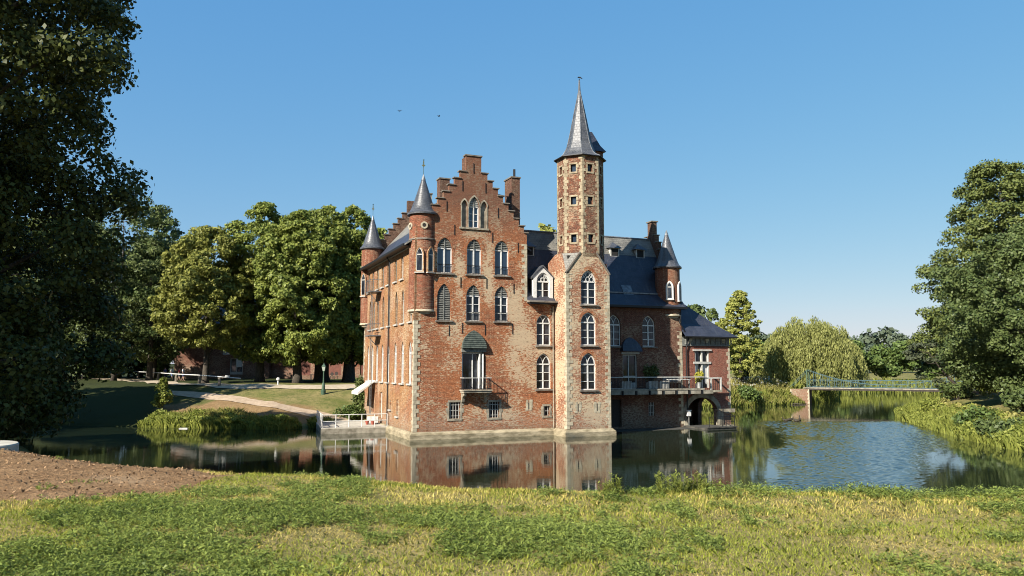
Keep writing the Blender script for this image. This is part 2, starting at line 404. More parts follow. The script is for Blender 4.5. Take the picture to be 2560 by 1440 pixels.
def height(x, y):
    x = np.atleast_1d(np.asarray(x, float)); y = np.atleast_1d(np.asarray(y, float))
    ds, ins = shore_dist(x, y)
    d = ds.min(0); wgt = 1 / (ds + .6) ** 5; wgt /= wgt.sum(0)
    W = np.tensordot(SW[:, 0], wgt, (0, 0)); H = np.tensordot(SW[:, 1], wgt, (0, 0))
    t = np.clip(d / W, 0, 1)
    near = (y < 45) & (x < 28)
    e = np.where(near, 1.12, 1.5)
    z = H * (1 - (1 - t) ** e) + np.maximum(d - W, 0) * np.where(near, 0.0, .010) * (d < 500)
    z += (vnoise(x * .35, y * .35, 3) - .5) * .22 * np.clip(d / 3, 0, 1) * np.where(near, .35, 1) + (vnoise(x * 1.3, y * 1.3, 5) - .5) * .07 * np.clip(d / 2, 0, 1)
    z = np.where(ins, -np.minimum(.25 + d * .4, 2.0), z)
    return z
def hz(x, y): return float(height(x, y)[0])
def on_ground(px, py):
    r = ray(px, py); r = r / r.y
    ys = np.arange(5, 260, .25); z = EYE.z + r.z * ys; h = height(r.x * ys, ys)
    i = int(np.argmax(h >= z)) if (h >= z).any() else len(ys) - 1
    y = ys[i]; return Vector((r.x * y, y, hz(r.x * y, y)))
def axis(segs):
    out = []
    for a, b, s in segs: out += list(np.arange(a, b, s))
    return np.array(out + [segs[-1][1]])
gx = axis([(-3000, -400, 325), (-400, -120, 28), (-120, -56, 2.5), (-56, -12, .7), (-12, 14, .4), (14, 60, .8), (60, 130, 2.5), (130, 400, 30), (400, 3000, 325)])
gy = axis([(-300, -30, 30), (-30, 4, 3), (4, 24, .4), (24, 110, .75), (110, 170, 2), (170, 500, 22), (500, 3500, 300)])
X, Y = np.meshgrid(gx, gy); Z = height(X.ravel(), Y.ravel()).reshape(X.shape)
ny, nx = X.shape
me = bpy.data.meshes.new('ground')
me.from_pydata(np.stack([X.ravel(), Y.ravel(), Z.ravel()], -1).tolist(), [],
               [(j * nx + i, j * nx + i + 1, (j + 1) * nx + i + 1, (j + 1) * nx + i) for j in range(ny - 1) for i in range(nx - 1)])
for p in me.polygons: p.use_smooth = True
SOILP = np.array([(-14, 13.5), (-10.2, 9.9), (-6, 9.7), (-4.6, 9.95), (-4.2, 10.4), (-4.4, 12.5), (-9, 17), (-14, 24), (-24, 24)])
def inpoly(x, y, P):
    ins = np.zeros(x.shape, bool)
    for i in range(len(P)):
        a = P[i]; b = P[(i + 1) % len(P)]
        if a[1] == b[1]: continue
        ins ^= ((a[1] > y) != (b[1] > y)) & (x < (b[0] - a[0]) * (y - a[1]) / (b[1] - a[1]) + a[0])
    return ins
def soil_mask(x, y):
    xx = x + (vnoise(x * 1.7, y * 1.7, 11) - .5) * .8; yy = y + (vnoise(x * 1.7, y * 1.7, 12) - .5) * .8
    return inpoly(xx, yy, SOILP)
def bank_soil(x, y):
    return inpoly(x + (vnoise(x * .7, y * .7, 21) - .5) * 3, y + (vnoise(x * .7, y * .7, 22) - .5) * 3,
                  np.array([(-30, 66), (-24, 65.2), (-18, 64.2), (-16, 67.5), (-19, 69.8), (-25, 71), (-31, 71)]))
sm = np.clip(soil_mask(X.ravel(), Y.ravel()).astype(float) + .8 * bank_soil(X.ravel(), Y.ravel()), 0, 1)
at = me.color_attributes.new('zone', 'FLOAT_COLOR', 'POINT')
colr = np.zeros((nx * ny, 4), np.float32); colr[:, 0] = sm
nearm = ((Y.ravel() < 26) & (np.abs(X.ravel()) < 60)); colr[:, 1] = nearm
Xr, Yr = X.ravel(), Y.ravel()
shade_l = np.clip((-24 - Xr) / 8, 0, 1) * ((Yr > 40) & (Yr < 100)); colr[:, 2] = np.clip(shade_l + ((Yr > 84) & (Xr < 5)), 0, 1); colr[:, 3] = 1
at.data.foreach_set('color', colr.ravel())
mg = mat('ground_cover', rough=.95, spec=.1); k = NT(mg)
att = k.n('ShaderNodeAttribute', attribute_name='zone'); sx = k.n('ShaderNodeSeparateColor'); k.l(att.outputs['Color'], sx.inputs[0])
oc = k.coord('Object')
n1 = k.noise(oc, .35, 5, .6); n2 = k.noise(oc, 2.2, 5, .7); n3 = k.noise(oc, 14, 4, .7)
grass = k.mix(k.ramp(n1, [(.35, 0.0), (.62, 1.0)]), (.155, .165, .045), (.32, .26, .11))
grass = k.mix(k.ramp(n2, [(.45, 0.0), (.7, .8)]), grass, (.085, .115, .028))
nearg = k.mix(k.ramp(n2, [(.38, 0.0), (.6, 1.0)]), (.42, .33, .14), (.24, .21, .075))
nearg = k.mix(k.ramp(n3, [(.4, .0), (.7, .55)]), nearg, (.10, .10, .04))
grass = k.mix(sx.outputs[1], grass, nearg)
grass = k.mix(sx.outputs[2], grass, (.045, .055, .018))  # shade of the left bank and tree belt painted into the grass
soil = k.mix(k.ramp(n2, [(.35, 0.0), (.65, 1.0)]), (.25, .145, .07), (.38, .24, .125))
soil = k.mix(k.ramp(n3, [(.5, .0), (.68, .8)]), soil, (.13, .075, .045))
soil = k.mix(k.ramp(k.noise(k.mapping(oc, loc=(5, 5, 0)), 1.1, 3), [(.6, .0), (.75, .5)]), soil, (.46, .33, .2))
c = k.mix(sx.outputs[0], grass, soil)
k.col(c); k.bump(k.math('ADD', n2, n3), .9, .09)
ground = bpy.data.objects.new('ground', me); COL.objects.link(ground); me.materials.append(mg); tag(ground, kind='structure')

# water
mw = mat('pond_water', (.012, .018, .009), .015, 0, .5); k = NT(mw)
k.b.inputs['IOR'].default_value = 1.48
oc = k.coord('Object')
s1 = k.noise(k.mapping(oc, scale=(1.0, 2.2, 1)), 1.3, 3, .55)
s2 = k.noise(k.mapping(oc, scale=(1, 1.6, 1)), 6.0, 3, .6)
s3 = k.noise(k.mapping(oc, scale=(1, 1.5, 1)), 13.0, 2, .6)
sp = k.n('ShaderNodeSeparateXYZ'); k.l(oc, sp.inputs[0])
wob = k.math('MULTIPLY', k.noise(oc, .09, 3), 22)
rx_ = k.math('MULTIPLY', k.math('SUBTRACT', k.math('ADD', sp.outputs[0], wob), 24), .16, True)          # breezy patch east of the castle
ry_ = k.math('MULTIPLY', k.math('SUBTRACT', k.math('ADD', 66, wob), sp.outputs[1]), .14, True)
reg = k.math('MULTIPLY', rx_, ry_)
calm = k.math('ADD', k.math('MULTIPLY', s1, .22), k.math('MULTIPLY', s2, .05))
breeze = k.math('MULTIPLY', k.math('ADD', s2, k.math('MULTIPLY', s3, .7)), k.math('MULTIPLY', reg, 14.0))
k.bump(calm, .30, .035)
wb = MB().add([(-200, 15, 0), (200, 15, 0), (200, 200, 0), (-200, 200, 0)], [(0, 1, 2, 3)])
tag(wb.build('water', mw), kind='structure')

# breeze-ruffled patch: real wavelets a few millimetres high, fading out into the calm sheet
gs = .055
wx, wy = np.meshgrid(np.arange(8, 42, gs), np.arange(29, 77, gs))
def sst(t): t = np.clip(t, 0, 1); return t * t * (3 - 2 * t)
qn = wx / wy + (vnoise(wx * .22, wy * .16, 61) - .5) * .06
mk = sst((qn - .315) / .035) * sst((.565 - qn) / .05) * sst((71.5 + 3 * vnoise(wx * .3, wy * .1, 62) - wy) / 2.5)
mk *= .45 + .55 * sst((vnoise(wx * .10 + 5, wy * .07, 63) * .7 + vnoise(wx * .3, wy * .2, 64) * .3 - .30) / .12)
rg_ = np.random.default_rng(66); hz_ = np.zeros_like(wx)
for i in range(26):
    lam = rg_.uniform(.14, .5); a_ = R(rg_.normal() * 38 + 95); kx, ky = math.cos(a_) * 2 * math.pi / lam, math.sin(a_) * 2 * math.pi / lam
    hz_ += np.sin(wx * kx + wy * ky + rg_.uniform(0, 6.28) + 1.5 * vnoise(wx * .4, wy * .4, 70 + i)) * lam / 26 ** .5
hz_ *= .021
wz = .004 + mk * (.018 + hz_)
nyw, nxw = wx.shape; idw = np.arange(nyw * nxw).reshape(nyw, nxw)
ok = (mk[:-1, :-1] > .003)
vv_ = np.stack([wx.ravel(), wy.ravel(), wz.ravel()], -1); q4 = np.stack([idw[:-1, :-1][ok], idw[:-1, 1:][ok], idw[1:, 1:][ok], idw[1:, :-1][ok]], -1)
used = np.unique(q4); remap = np.zeros(nyw * nxw, int); remap[used] = np.arange(len(used))
me = bpy.data.meshes.new('water'); vs_ = vv_[used].astype(np.float32); q4 = remap[q4].astype(np.int32)
me.vertices.add(len(vs_)); me.vertices.foreach_set('co', vs_.ravel()); me.loops.add(q4.size); me.loops.foreach_set('vertex_index', q4.ravel())
me.polygons.add(len(q4)); me.polygons.foreach_set('loop_start', np.arange(0, q4.size, 4, dtype=np.int32)); me.update(calc_edges=True)
me.polygons.foreach_set('use_smooth', np.ones(len(q4), bool)); me.materials.append(mw)
o = bpy.data.objects.new('water', me); COL.objects.link(o); tag(o, kind='structure')
# paths on the left bank
M_PATH = noisy('gravel_path', (.36, .265, .175), (.50, .385, .27), 3, .95, .3)
M_ROAD = noisy('pale_road_gravel', (.42, .34, .23), (.56, .46, .33), 2, .95, .3)
def strip(name, pts, wid, m, off=.05):
    pts = [Vector((p[0], p[1], 0)) for p in pts]; out = []
    for i in range(len(pts) - 1):                       # Catmull-Rom resample
        p0, p1, p2, p3 = pts[max(i - 1, 0)], pts[i], pts[i + 1], pts[min(i + 2, len(pts) - 1)]
        n = max(2, int((p2 - p1).length / .6))
        for j in range(n):
            t = j / n
            out.append(.5 * ((2 * p1) + (p2 - p0) * t + (2 * p0 - 5 * p1 + 4 * p2 - p3) * t * t + (3 * p1 - p0 - 3 * p2 + p3) * t ** 3))
    out.append(pts[-1]); b = MB(); vs = []; nw = 5
    for i, p in enumerate(out):
        d = (out[min(i + 1, len(out) - 1)] - out[max(i - 1, 0)]).normalized(); nrm = Vector((-d.y, d.x, 0))
        ww = wid * (1 + .18 * (float(vnoise(i * .3, 1.0, 31)) - .5))
        for q in range(nw):
            s = p + nrm * ww * (q / (nw - 1) - .5); vs.append((s.x, s.y, hz(s.x, s.y) + off))
    fs = [(i * nw + q, i * nw + q + 1, (i + 1) * nw + q + 1, (i + 1) * nw + q) for i in range(len(out) - 1) for q in range(nw - 1)]
    b.add(vs, fs); return tag(b.build(name, m, smooth=True), kind='structure')
pp = [on_ground(*p) for p in [(405, 982), (470, 987), (540, 995), (610, 1003), (670, 1012), (720, 1022), (770, 1034)]]
pp.append(Vector((-14.2, 67.4, 0)))
strip('path', pp, 1.5, M_PATH)
rp = [on_ground(*p) for p in [(200, 944), (330, 951), (430, 958), (520, 963), (600, 966), (700, 967), (800, 967), (885, 967)]]
strip('road', rp + [Vector((rp[-1].x + 12, rp[-1].y + 1.5, 0))], 3.4, M_ROAD, .07)
sp_ = [on_ground(*p) for p in [(1830, 955), (1900, 955), (1960, 960)]]
strip('footpath', [on_ground(1832, 960), on_ground(1900, 961), Vector((39.5, 107.5, 0)) + Vector((-3, 0, 0))], 1.6, M_PATH, .06)

# ================================================================== CASTLE
castle = empty('castle', ORI, 'old red brick moated castle with stepped gable and slender octagonal slate spire tower', 'castle', rz=TH)

def arch(cx, wd, zb, zs, za, n=6, round_=False):
    h = wd / 2; r = za - zs
    pts = [(cx - h, zb), (cx + h, zb)]
    if r > 1e-3:
        if r <= h * 1.02: # semicircle / segment
            for i in range(0, 2 * n + 1):
                t = math.pi * i / (2 * n); pts.append((cx + h * math.cos(t), zs + r * math.sin(t)))
        else:
            Rr = (h * h + r * r) / (2 * h); a = math.asin(min(1, r / Rr))
            for i in range(n + 1):
                t = a * i / n; pts.append((cx + h - Rr + Rr * math.cos(t), zs + Rr * math.sin(t)))
            for i in range(n - 1, -1, -1):
                t = a * i / n; pts.append((cx - (h - Rr + Rr * math.cos(t)), zs + Rr * math.sin(t)))
    else: pts += [(cx + h, zs), (cx - h, zs)]
    return pts
def wall(name, outer, holes, M, m, depth=.3, parent=castle, edge=True):
    """flat wall in x-z with real openings; M maps (x, inward, z) into the castle frame"""
    b = MB(M); loops = [outer] + holes
    flat = [p for L in loops for p in L]
    tris = tessellate_polygon([[Vector((x, z, 0)) for x, z in L] for L in loops])
    b.add([(x, 0, z) for x, z in flat], [tuple(t) for t in tris])
    for L in (loops if edge else holes):
        n = len(L)
        b.add([(x, 0, z) for x, z in L] + [(x, depth, z) for x, z in L], [(i, (i + 1) % n, n + (i + 1) % n, n + i) for i in range(n)])
    return b.build(name, m, parent)
MI = Matrix.Identity(4)
def Msouth(v=0.0): return Matrix.Translation((0, v, 0))
def Mwest(u=0.0): return Matrix(((0, 1, 0, u), (1, 0, 0, 0), (0, 0, 1, 0), (0, 0, 0, 1)))
def Meast(u): return Matrix(((0, -1, 0, u), (1, 0, 0, 0), (0, 0, 1, 0), (0, 0, 0, 1)))
def Mface(p, q):    # plane through p->q (castle uv), inward to the left of p->q
    d = Vector((q[0] - p[0], q[1] - p[1], 0)).normalized(); i = Vector((-d.y, d.x, 0))
    return Matrix(((d.x, i.x, 0, p[0]), (d.y, i.y, 0, p[1]), (0, 0, 1, 0), (0, 0, 0, 1)))

def bars(b, x0, z0, x1, z1, wd, y0, y1, M=None):
    d = Vector((x1 - x0, z1 - z0)); L = d.length
    if L < 1e-4: return
    d /= L; nx_, nz_ = -d.y * wd / 2, d.x * wd / 2
    b.prism([(x0 + nx_, z0 + nz_), (x1 + nx_, z1 + nz_), (x1 - nx_, z1 - nz_), (x0 - nx_, z0 - nz_)], y0, y1, M)
def louvres(b, cx, wd, zb, zs, za, y, M, step=.13):
    z = zb + .05
    h = wd / 2; r = za - zs; Rr = (h * h + r * r) / (2 * h) if r > .01 else 1
    while z < za - .12:
        if z <= zs: hw = h
        else: hw = h - Rr + math.sqrt(max(Rr * Rr - (z - zs) ** 2, 0))
        hw -= .05
        if hw > .05:
            b.prismx([(y, z), (y + .10, z + .09), (y + .10, z + .115), (y, z + .025)], cx - hw, cx + hw, M)
        z += step
def window(cx, wd, zb, zs, za, M, style='casement', rows=2, sill=True, depth=.2, fm=None, gm=None, fw=.075, name='window', parent=castle, mull=True, rail=False, sillm=None, archring=None):
    fm = fm or M_WHITE; gm = gm or M_GLASS
    out = arch(cx, wd, zb, zs, za); inn = arch(cx, wd - 2 * fw, zb + fw, zs, za - fw * 1.3)
    b = MB(M)
    b.ring(out, inn, depth - .07, depth)
    h = wd / 2 - fw
    has = za - zs > .02
    if has: b.box(cx - h, cx + h, depth - .085, depth - .005, zs - .05, zs + .05)
    if mull: b.box(cx - .045, cx + .045, depth - .08, depth - .006, zb + fw, (za - fw if style == 'shutter' else zs - .05))
    for i in range(1, rows + 1):
        z = zb + (zs - zb) * i / (rows + 1)
        if style != 'shutter' and rows: b.box(cx - h, cx + h, depth - .06, depth - .01, z - .02, z + .02)
    if style == 'tracery' and has:
        h2 = wd / 2; r = za - zs; Rr = (h2 * h2 + r * r) / (2 * h2)
        for s in (-1, 1):
            pr = (cx, zs)
            for i in range(1, 7):
                t = i / 6 * math.asin(min(1, r / Rr)) * .72
                q = (cx + s * (Rr - Rr * math.cos(t)), zs + Rr * math.sin(t) * .95)
                bars(b, *pr, *q, .05, depth - .06, depth - .012); pr = q
    if style == 'net' and has:
        r = za - zs
        for s in (-1, 1):
            for ox in (-wd * .25, 0, wd * .25):
                pr = (cx + ox, zs)
                for i in range(1, 6):
                    zz = zs + r * .85 * i / 5; x = cx + ox + s * wd * .16 * math.sin(i * math.pi / 2.5) 
                    lim = (wd / 2 - fw) * max(0, 1 - ((zz - zs) / r) ** 1.6); x = max(cx - lim, min(cx + lim, x))
                    bars(b, *pr, x, zz, .035, depth - .055, depth - .015); pr = (x, zz)
    wo = b.build(name, fm, parent)
    p = MB(M)
    top = style not in ('louvre', 'shutter')
    if style == 'shutter': p = None
    elif top: p.prism(inn, depth - .012, depth + .004)
    else: p.box(cx - h, cx + h, depth - .012, depth + .004, zb + fw, zs - .03)
    if p: p.build('pane', gm, wo)
    if style in ('louvre', 'shutter'):
        lb = MB(M); louvres(lb, cx, wd, (zs + .05 if style == 'louvre' else zb), zs, za, depth - .13, None)
        lb.prism(arch(cx, wd - .02, (zs if style == 'louvre' else zb), zs, za), depth, depth + .03)
        bars(lb, cx, (zs if style == 'louvre' else zb), cx, za - .05, .07, depth - .15, depth - .02)
        lb.build('louvre', M_GREYW, wo)
    if sill: MB(M).box(cx - wd / 2 - .13, cx + wd / 2 + .13, -.13, depth - .075, zb - .11, zb - .003).build('sill', sillm or M_COPING, wo)
    if rail:
        r_ = MB(M)
        r_.box(cx - wd / 2, cx + wd / 2, .02, .045, zb + .62, zb + .66); r_.box(cx - wd / 2, cx + wd / 2, .02, .045, zb + .06, zb + .09)
        for i in range(1, 9): r_.box(cx - wd / 2 + wd * i / 9 - .008, cx - wd / 2 + wd * i / 9 + .008, .025, .04, zb + .09, zb + .62)
        r_.build('railing', M_IRON, wo)
    if archring is not None:
        rb = MB(M); o_ = arch(cx, wd + .44, zs, zs, za + .30, 8)[1:]; i_ = arch(cx, wd + .02, zs, zs, za + .01, 8)[1:]
        n = len(o_); vs = [(x, -.018, z) for x, z in o_] + [(x, -.018, z) for x, z in i_] + [(x, .02, z) for x, z in o_]
        rb.add(vs, [(i, i + 1, n + i + 1, n + i) for i in range(n - 1)] + [(i, i + 1, 2 * n + i + 1, 2 * n + i) for i in range(n - 1)])
        rb.build('brick_arch', archring, wo)
    return wo

UG, UE, UA = 8.62, 22.3, 27.0
LV = 17.0
S0 = Msouth(0)
# ---- front gable wall
holesG = []
def gw(cx, wd, zb, zs, za): holesG.append(arch(cx, wd, zb, zs, za)); return (cx, wd, zb, zs, za)
steps_r = [(5.44 + .421 * i, 19.28 - .534 * i) for i in range(8)]
steps_l = [(3.32 - .421 * i, 19.28 - .534 * i) for i in range(8)]
outer = [(0, -1.5), (UG, -1.5), (UG, 14.35)]
outer.append((UG, 15.02))
for i in range(7, -1, -1):
    u, z = steps_r[i]
    outer.append((u, outer[-1][1])) ; outer.append((u, z))
outer += [(4.95, 19.28), (4.95, 20.5), (3.75, 20.5), (3.75, 19.28)]
for i in range(0, 8):
    u, z = steps_l[i]
    nz = z - .534
    outer.append((u, z)); outer.append((u, nz))
outer += [(0, outer[-1][1])]
W = {}
W['att'] = gw(4.40, .80, 15.16, 16.72, 17.46)
W['nl'] = gw(3.65, .46, 15.16, 16.75, 17.17); W['nr'] = gw(5.17, .46, 15.16, 16.75, 17.17)
W['b1'] = gw(2.19, 1.12, 11.72, 13.52, 14.28); W['b2'] = gw(4.43, 1.12, 11.72, 13.55, 14.3); W['b3'] = gw(6.6, 1.12, 11.74, 13.6, 14.32)
W['c1'] = gw(2.16, 1.02, 8.32, 10.0, 10.95); W['c2'] = gw(4.38, 1.08, 8.32, 10.15, 10.93); W['c3'] = gw(6.58, 1.06, 8.34, 10.15, 10.93)
W['door'] = gw(4.42, 1.76, 3.42, 6.32, 7.62)
W['k1'] = gw(3.02, .82, 1.38, 2.53, 2.53); W['k2'] = gw(6.02, .8, 1.38, 2.5, 2.5)
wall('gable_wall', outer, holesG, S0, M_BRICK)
# wing wall pieces
holesW = []
def ww(cx, wd, zb, zs, za): holesW.append(arch(cx, wd, zb, zs, za)); return (cx, wd, zb, zs, za)
W['m1'] = ww(9.99, 1.18, 6.62, 8.28, 8.96); W['m2'] = ww(9.97, 1.18, 3.38, 5.22, 6.03); W['k3'] = ww(10.2, .5, 1.42, 2.12, 2.12)
wall('stair_bay_wall', [(UG, -1.5), (10.9, -1.5), (10.9, 9.74), (UG, 9.74)], holesW, S0, M_BRICK)
holesW = []
W['w1'] = ww(16.05, 1.15, 6.63, 8.30, 9.1); W['w2'] = ww(19.2, 1.18, 6.63, 8.30, 9.1)
W['wd'] = ww(17.42, 1.3, 3.4, 6.0, 6.0); W['wk'] = ww(19.33, .56, 1.2, 2.24, 2.24); W['wdoor'] = ww(16.1, 1.0, .42, 2.5, 2.5)
POST = WM
wall('wing_wall', [(14.5, -1.5), (UE, -1.5), (UE, 9.74), (14.5, 9.74)], holesW, S0, M_BRICK_WING)
POST = None
# west wall
holesL = []
Bv = [3.66, 5.67, 8.07, 10.03, 11.91, 13.7, 15.33]; Cv = [1.1, 3.3, 5.28, 7.62, 9.65, 11.7, 13.16, 14.63]; Dv = [1.06, 3.2, 5.35, 7.7, 9.7, 11.7, 13.45, 15.1]
wl = []
for v in Bv: wl.append(('B', v, .78, 11.57, 12.85, 13.42))
for v in Cv: wl.append(('C', v, .78, 8.25, 9.95, 10.8))
for v in Dv: wl.append(('D', v, .84, 3.84, 6.0, 6.9))
wl += [('E', 4.5, .55, 1.35, 2.6, 2.6), ('E', 6.7, .45, 1.75, 2.5, 2.5), ('F', 9.95, .95, .9, 3.0, 3.0), ('G', 13.2, 1.3, 1.2, 3.2, 3.2)]
for t, v, wd, a, b_, c_ in wl: holesL.append(arch(v, wd, a, b_, c_, 5))
wall('west_wall', [(0, -1.5), (LV, -1.5), (LV, 14.1), (0, 14.1)], holesL, Mwest(0), M_BRICK_W)
# remaining closing walls
g2 = [(0, -1.5), (UG, -1.5), (UG, 14.35)] + outer[3:]
b = MB(); b.prism(g2, LV - .35, LV); b.build('rear_gable_wall', M_BRICK_D, castle)
MB().box(UG - .3, UG, .3, LV - .36, 9, 14.1).build('east_wall', M_BRICK_D, castle)
POST = WM
MB().box(UG + .01, UE - .3, 7.1, 7.4, -1, 9.74).build('rear_wing_wall', M_BRICK_D, castle)
POST = None
# wing stepped end gable
zr = 15.9
gp = [(0.3, 9.0), (11, 9.0), (11, 9.9)]
sg = []
for i in range(7): sg.append((11 - .75 * (i + 0), 9.9 + 1.06 * i))
pts = [(.35, -1.5), (7.4, -1.5), (7.4, 10.3)]
z = 10.3
for i in range(9):
    y = 7.4 - .36 * (i + 1); pts.append((y, z)); z += .66; pts.append((y, z))
pts += [(4.05, z), (4.05, 17.45), (3.3, 17.45), (3.3, z)]
zt = z
for i in range(9):
    y = 3.0 - .33 * i; pts.append((y, z)); z -= .66; pts.append((y, z))
pts.append((.35, z))
POST = WM
MB().prismx(pts, UE - .45, UE).build('wing_gable_wall', M_BRICK_D, castle)
POST = None
# dark floors/ core so no light leaks
MB().box(.45, UG - .45, .45, LV - .5, 0, 13.9).build('interior', M_DARK, castle)
MB().box(UG + .1, 10.8, .45, 7.0, 0, 9.6).build('interior', M_DARK, castle)
POST = WM
MB().box(13.5, UE - .5, .45, 7.0, 0, 9.6).build('interior', M_DARK, castle)
POST = None

# ---- windows in the gable wall
window(*W['att'], S0, 'louvre', rows=2, sill=False, gm=M_GLASSB)
MB().prism(arch(4.40, .78, 16.75, 16.76, 17.44), .10, .14).build('plaster_panel', M_OFFW, castle)
for q in ('nl', 'nr'):
    cx, wd, zb, zs, za = W[q]; MB().prism(arch(cx, wd, zb, zs, za), .13, .3).build('blind_niche', M_STONE_D, castle)
sb = MB(); sb.box(3.25, 5.55, -.10, .05, 15.02, 15.15)
for cx, wd, zs, za in ((4.40, .80, 16.72, 17.46), (3.65, .46, 16.75, 17.17), (5.17, .46, 16.75, 17.17)):
    o_ = arch(cx, wd + .16, zs, zs, za + .14, 6)[1:]; i_ = arch(cx, wd, zs, zs, za, 6)[1:]; n = len(o_)
    sb.add([(x, -.05, z) for x, z in o_] + [(x, -.05, z) for x, z in i_] + [(x, .03, z) for x, z in o_],
           [(i, i + 1, n + i + 1, n + i) for i in range(n - 1)] + [(i, i + 1, 2 * n + i + 1, 2 * n + i) for i in range(n - 1)])
for x in (3.42, 3.94, 4.86, 5.4): sb.box(x - .04, x + .04, -.04, .0, 15.15, 16.75)
sb.build('window_surround', M_STONE_D, castle)
for q in ('b1', 'b2', 'b3'): window(*W[q], S0, 'louvre', rows=0, rail=True, gm=M_GLASSB, archring=M_BRICK)
window(*W['c1'], S0, 'shutter', rows=0, fm=M_GREYW, archring=M_BRICK)
for q in ('c2', 'c3'): window(*W[q], S0, 'louvre', rows=2, rail=True, archring=M_BRICK)
# balcony door
cx, wd, zb, zs, za = W['door']
dw = MB(S0)
dw.box(cx - wd / 2, cx - wd / 2 + .12, .2, .34, zb, 6.05); dw.box(cx + wd / 2 - .12, cx + wd / 2, .2, .34, zb, 6.05)
dw.box(cx - .04, cx + .04, .26, .32, zb, 6.0); dw.box(cx - wd / 2 + .12, cx + wd / 2 - .12, .26, .34, 5.97, 6.07)
dw.box(cx + .42, cx + .50, -.05, .3, zb + .05, 5.95); dw.box(cx + wd / 2 - .22, cx + wd / 2 - .14, -.1, .3, zb + .05, 5.95)
door = dw.build('balcony_door', M_WHITE, castle)
MB().box(cx - wd / 2 + .12, cx + wd / 2 - .12, .30, .33, zb, 6.0).build('pane', M_GLASS, door)
MB().box(cx - wd / 2 - .05, cx + wd / 2 + .05, -.12, .3, 6.08, 6.33).build('lintel', M_GREYW, door)
cp = MB(); n = 8
A_ = arch(cx, wd + .1, 6.33, 6.34, 7.66, 8)
ap = A_[1:]; cen = []
vs = [(x, -.30 + .30 * ((z - 6.33) / 1.33), z) for x, z in ap]; vs2 = [(x, .02, z) for x, z in ap]
m_ = len(ap); fs = [(i, i + 1, m_ + i + 1, m_ + i) for i in range(m_ - 1)]
half = m_ // 2
for i in range(half): fs.append((i, i + 1, m_ - 2 - i, m_ - 1 - i) if i + 1 < m_ - 2 - i else (i, i + 1, m_ - 1 - i))
cp.add(vs + vs2, fs)
for i in range(9):      # lead sheets of the canopy
    z = 6.36 + i * .14; hw = 0
    for (x0, z0), (x1, z1) in zip(ap[:-1], ap[1:]):
        if x0 >= cx and z0 <= z <= z1 and z1 > z0: hw = (x0 + (x1 - x0) * (z - z0) / (z1 - z0)) - cx
    if hw > .1: cp.box(cx - hw + .02, cx + hw - .02, -.33 + .30 * ((z - 6.33) / 1.33), -.28 + .30 * ((z - 6.33) / 1.33), z, z + .03)
cp.build('arched_canopy', M_TEAL, door)
# cellar windows with bars and stone blocks
def barred(q, Mx, nb=4, nh=3, surround=True):
    cx, wd, zb, zs, za = W[q]
    b = MB(Mx)
    for i in range(nb): b.box(cx - wd / 2 + wd * (i + .5) / nb - .017, cx - wd / 2 + wd * (i + .5) / nb + .017, .05, .08, zb, zs)
    for i in range(nh): b.box(cx - wd / 2, cx + wd / 2, .045, .075, zb + (zs - zb) * (i + .5) / nh - .013, zb + (zs - zb) * (i + .5) / nh + .013)
    o = b.build('barred_window', M_OFFW, castle)
    MB(Mx).box(cx - wd / 2, cx + wd / 2, .25, .27, zb, zs).build('pane', M_DARK, o)
    if surround:
        s = MB(Mx); random.seed(int(cx * 10))
        s.box(cx - wd / 2 - .15, cx + wd / 2 + .15, -.05, .06, zb - .14, zb - .003)
        s.box(cx - wd / 2 - .1, cx + wd / 2 + .1, -.03, .04, zs + .003, zs + .14)
        z = zb
        while z < zs - .05:
            h = random.uniform(.14, .24)
            for sg_ in (-1, 1):
                l = random.uniform(.1, .26); x0 = cx + sg_ * wd / 2
                s.box(min(x0, x0 + sg_ * l), max(x0, x0 + sg_ * l), -.022, .03, z, min(z + h, zs) - .008)
            z += h
        s.build('stone_surround', M_STONE_D, o)
barred('k1', S0, 4, 3); barred('k2', S0, 4, 3); barred('k3', S0, 2, 1)
POST = WM
barred('wk', S0, 4, 2, False)
POST = None
POST = WM
cx, wd, zb, zs, za = W['wdoor']; MB().box(cx - wd / 2, cx + wd / 2, .2, .25, zb, zs).build('cellar_door', M_DARKW, castle)
POST = None
for q in ('m1', 'm2'): window(*W[q], S0, 'tracery', rows=2 if q == 'm2' else 1, archring=M_BRICK)
POST = WM
for q in ('w1', 'w2'): window(*W[q], S0, 'tracery', rows=2, archring=M_BRICK_WING)
POST = None
# slits
def slit(cx, z0, z1, v, M_=None):
    b = MB(); random.seed(int(cx * 77))
    for zz in np.arange(z0 - .12, z1 + .1, .2):
        l = random.uniform(.18, .34); b.box(cx - l, cx - .045, v - .02, v + .02, zz, zz + .19); l = random.uniform(.18, .34); b.box(cx + .045, cx + l, v - .02, v + .02, zz, zz + .19)
    o = b.build('arrow_slit', M_STONE, castle)
    MB().box(cx - .045, cx + .045, v - .012, v + .02, z0, z1).build('opening', M_DARK, o)
slit(8.75, 1.95, 2.4, 0)
# wall anchors (iron)
ab = MB()
for x, z in [(2.9, 14.9), (5.85, 14.5), (7.9, 13.9), (3.4, 11.1), (5.4, 11.1), (7.55, 10.8), (2.55, 7.6), (3.55, 7.8), (5.3, 7.7), (7.45, 7.8), (4.35, 19.6), (3.5, 18.2), (5.3, 18.2), (2.3, 16.6), (6.3, 16.4)]:
    MB().box(x - .022, x + .022, -.035, -.003, z - .38, z + .38).build('wall_anchor', M_IRON, castle)
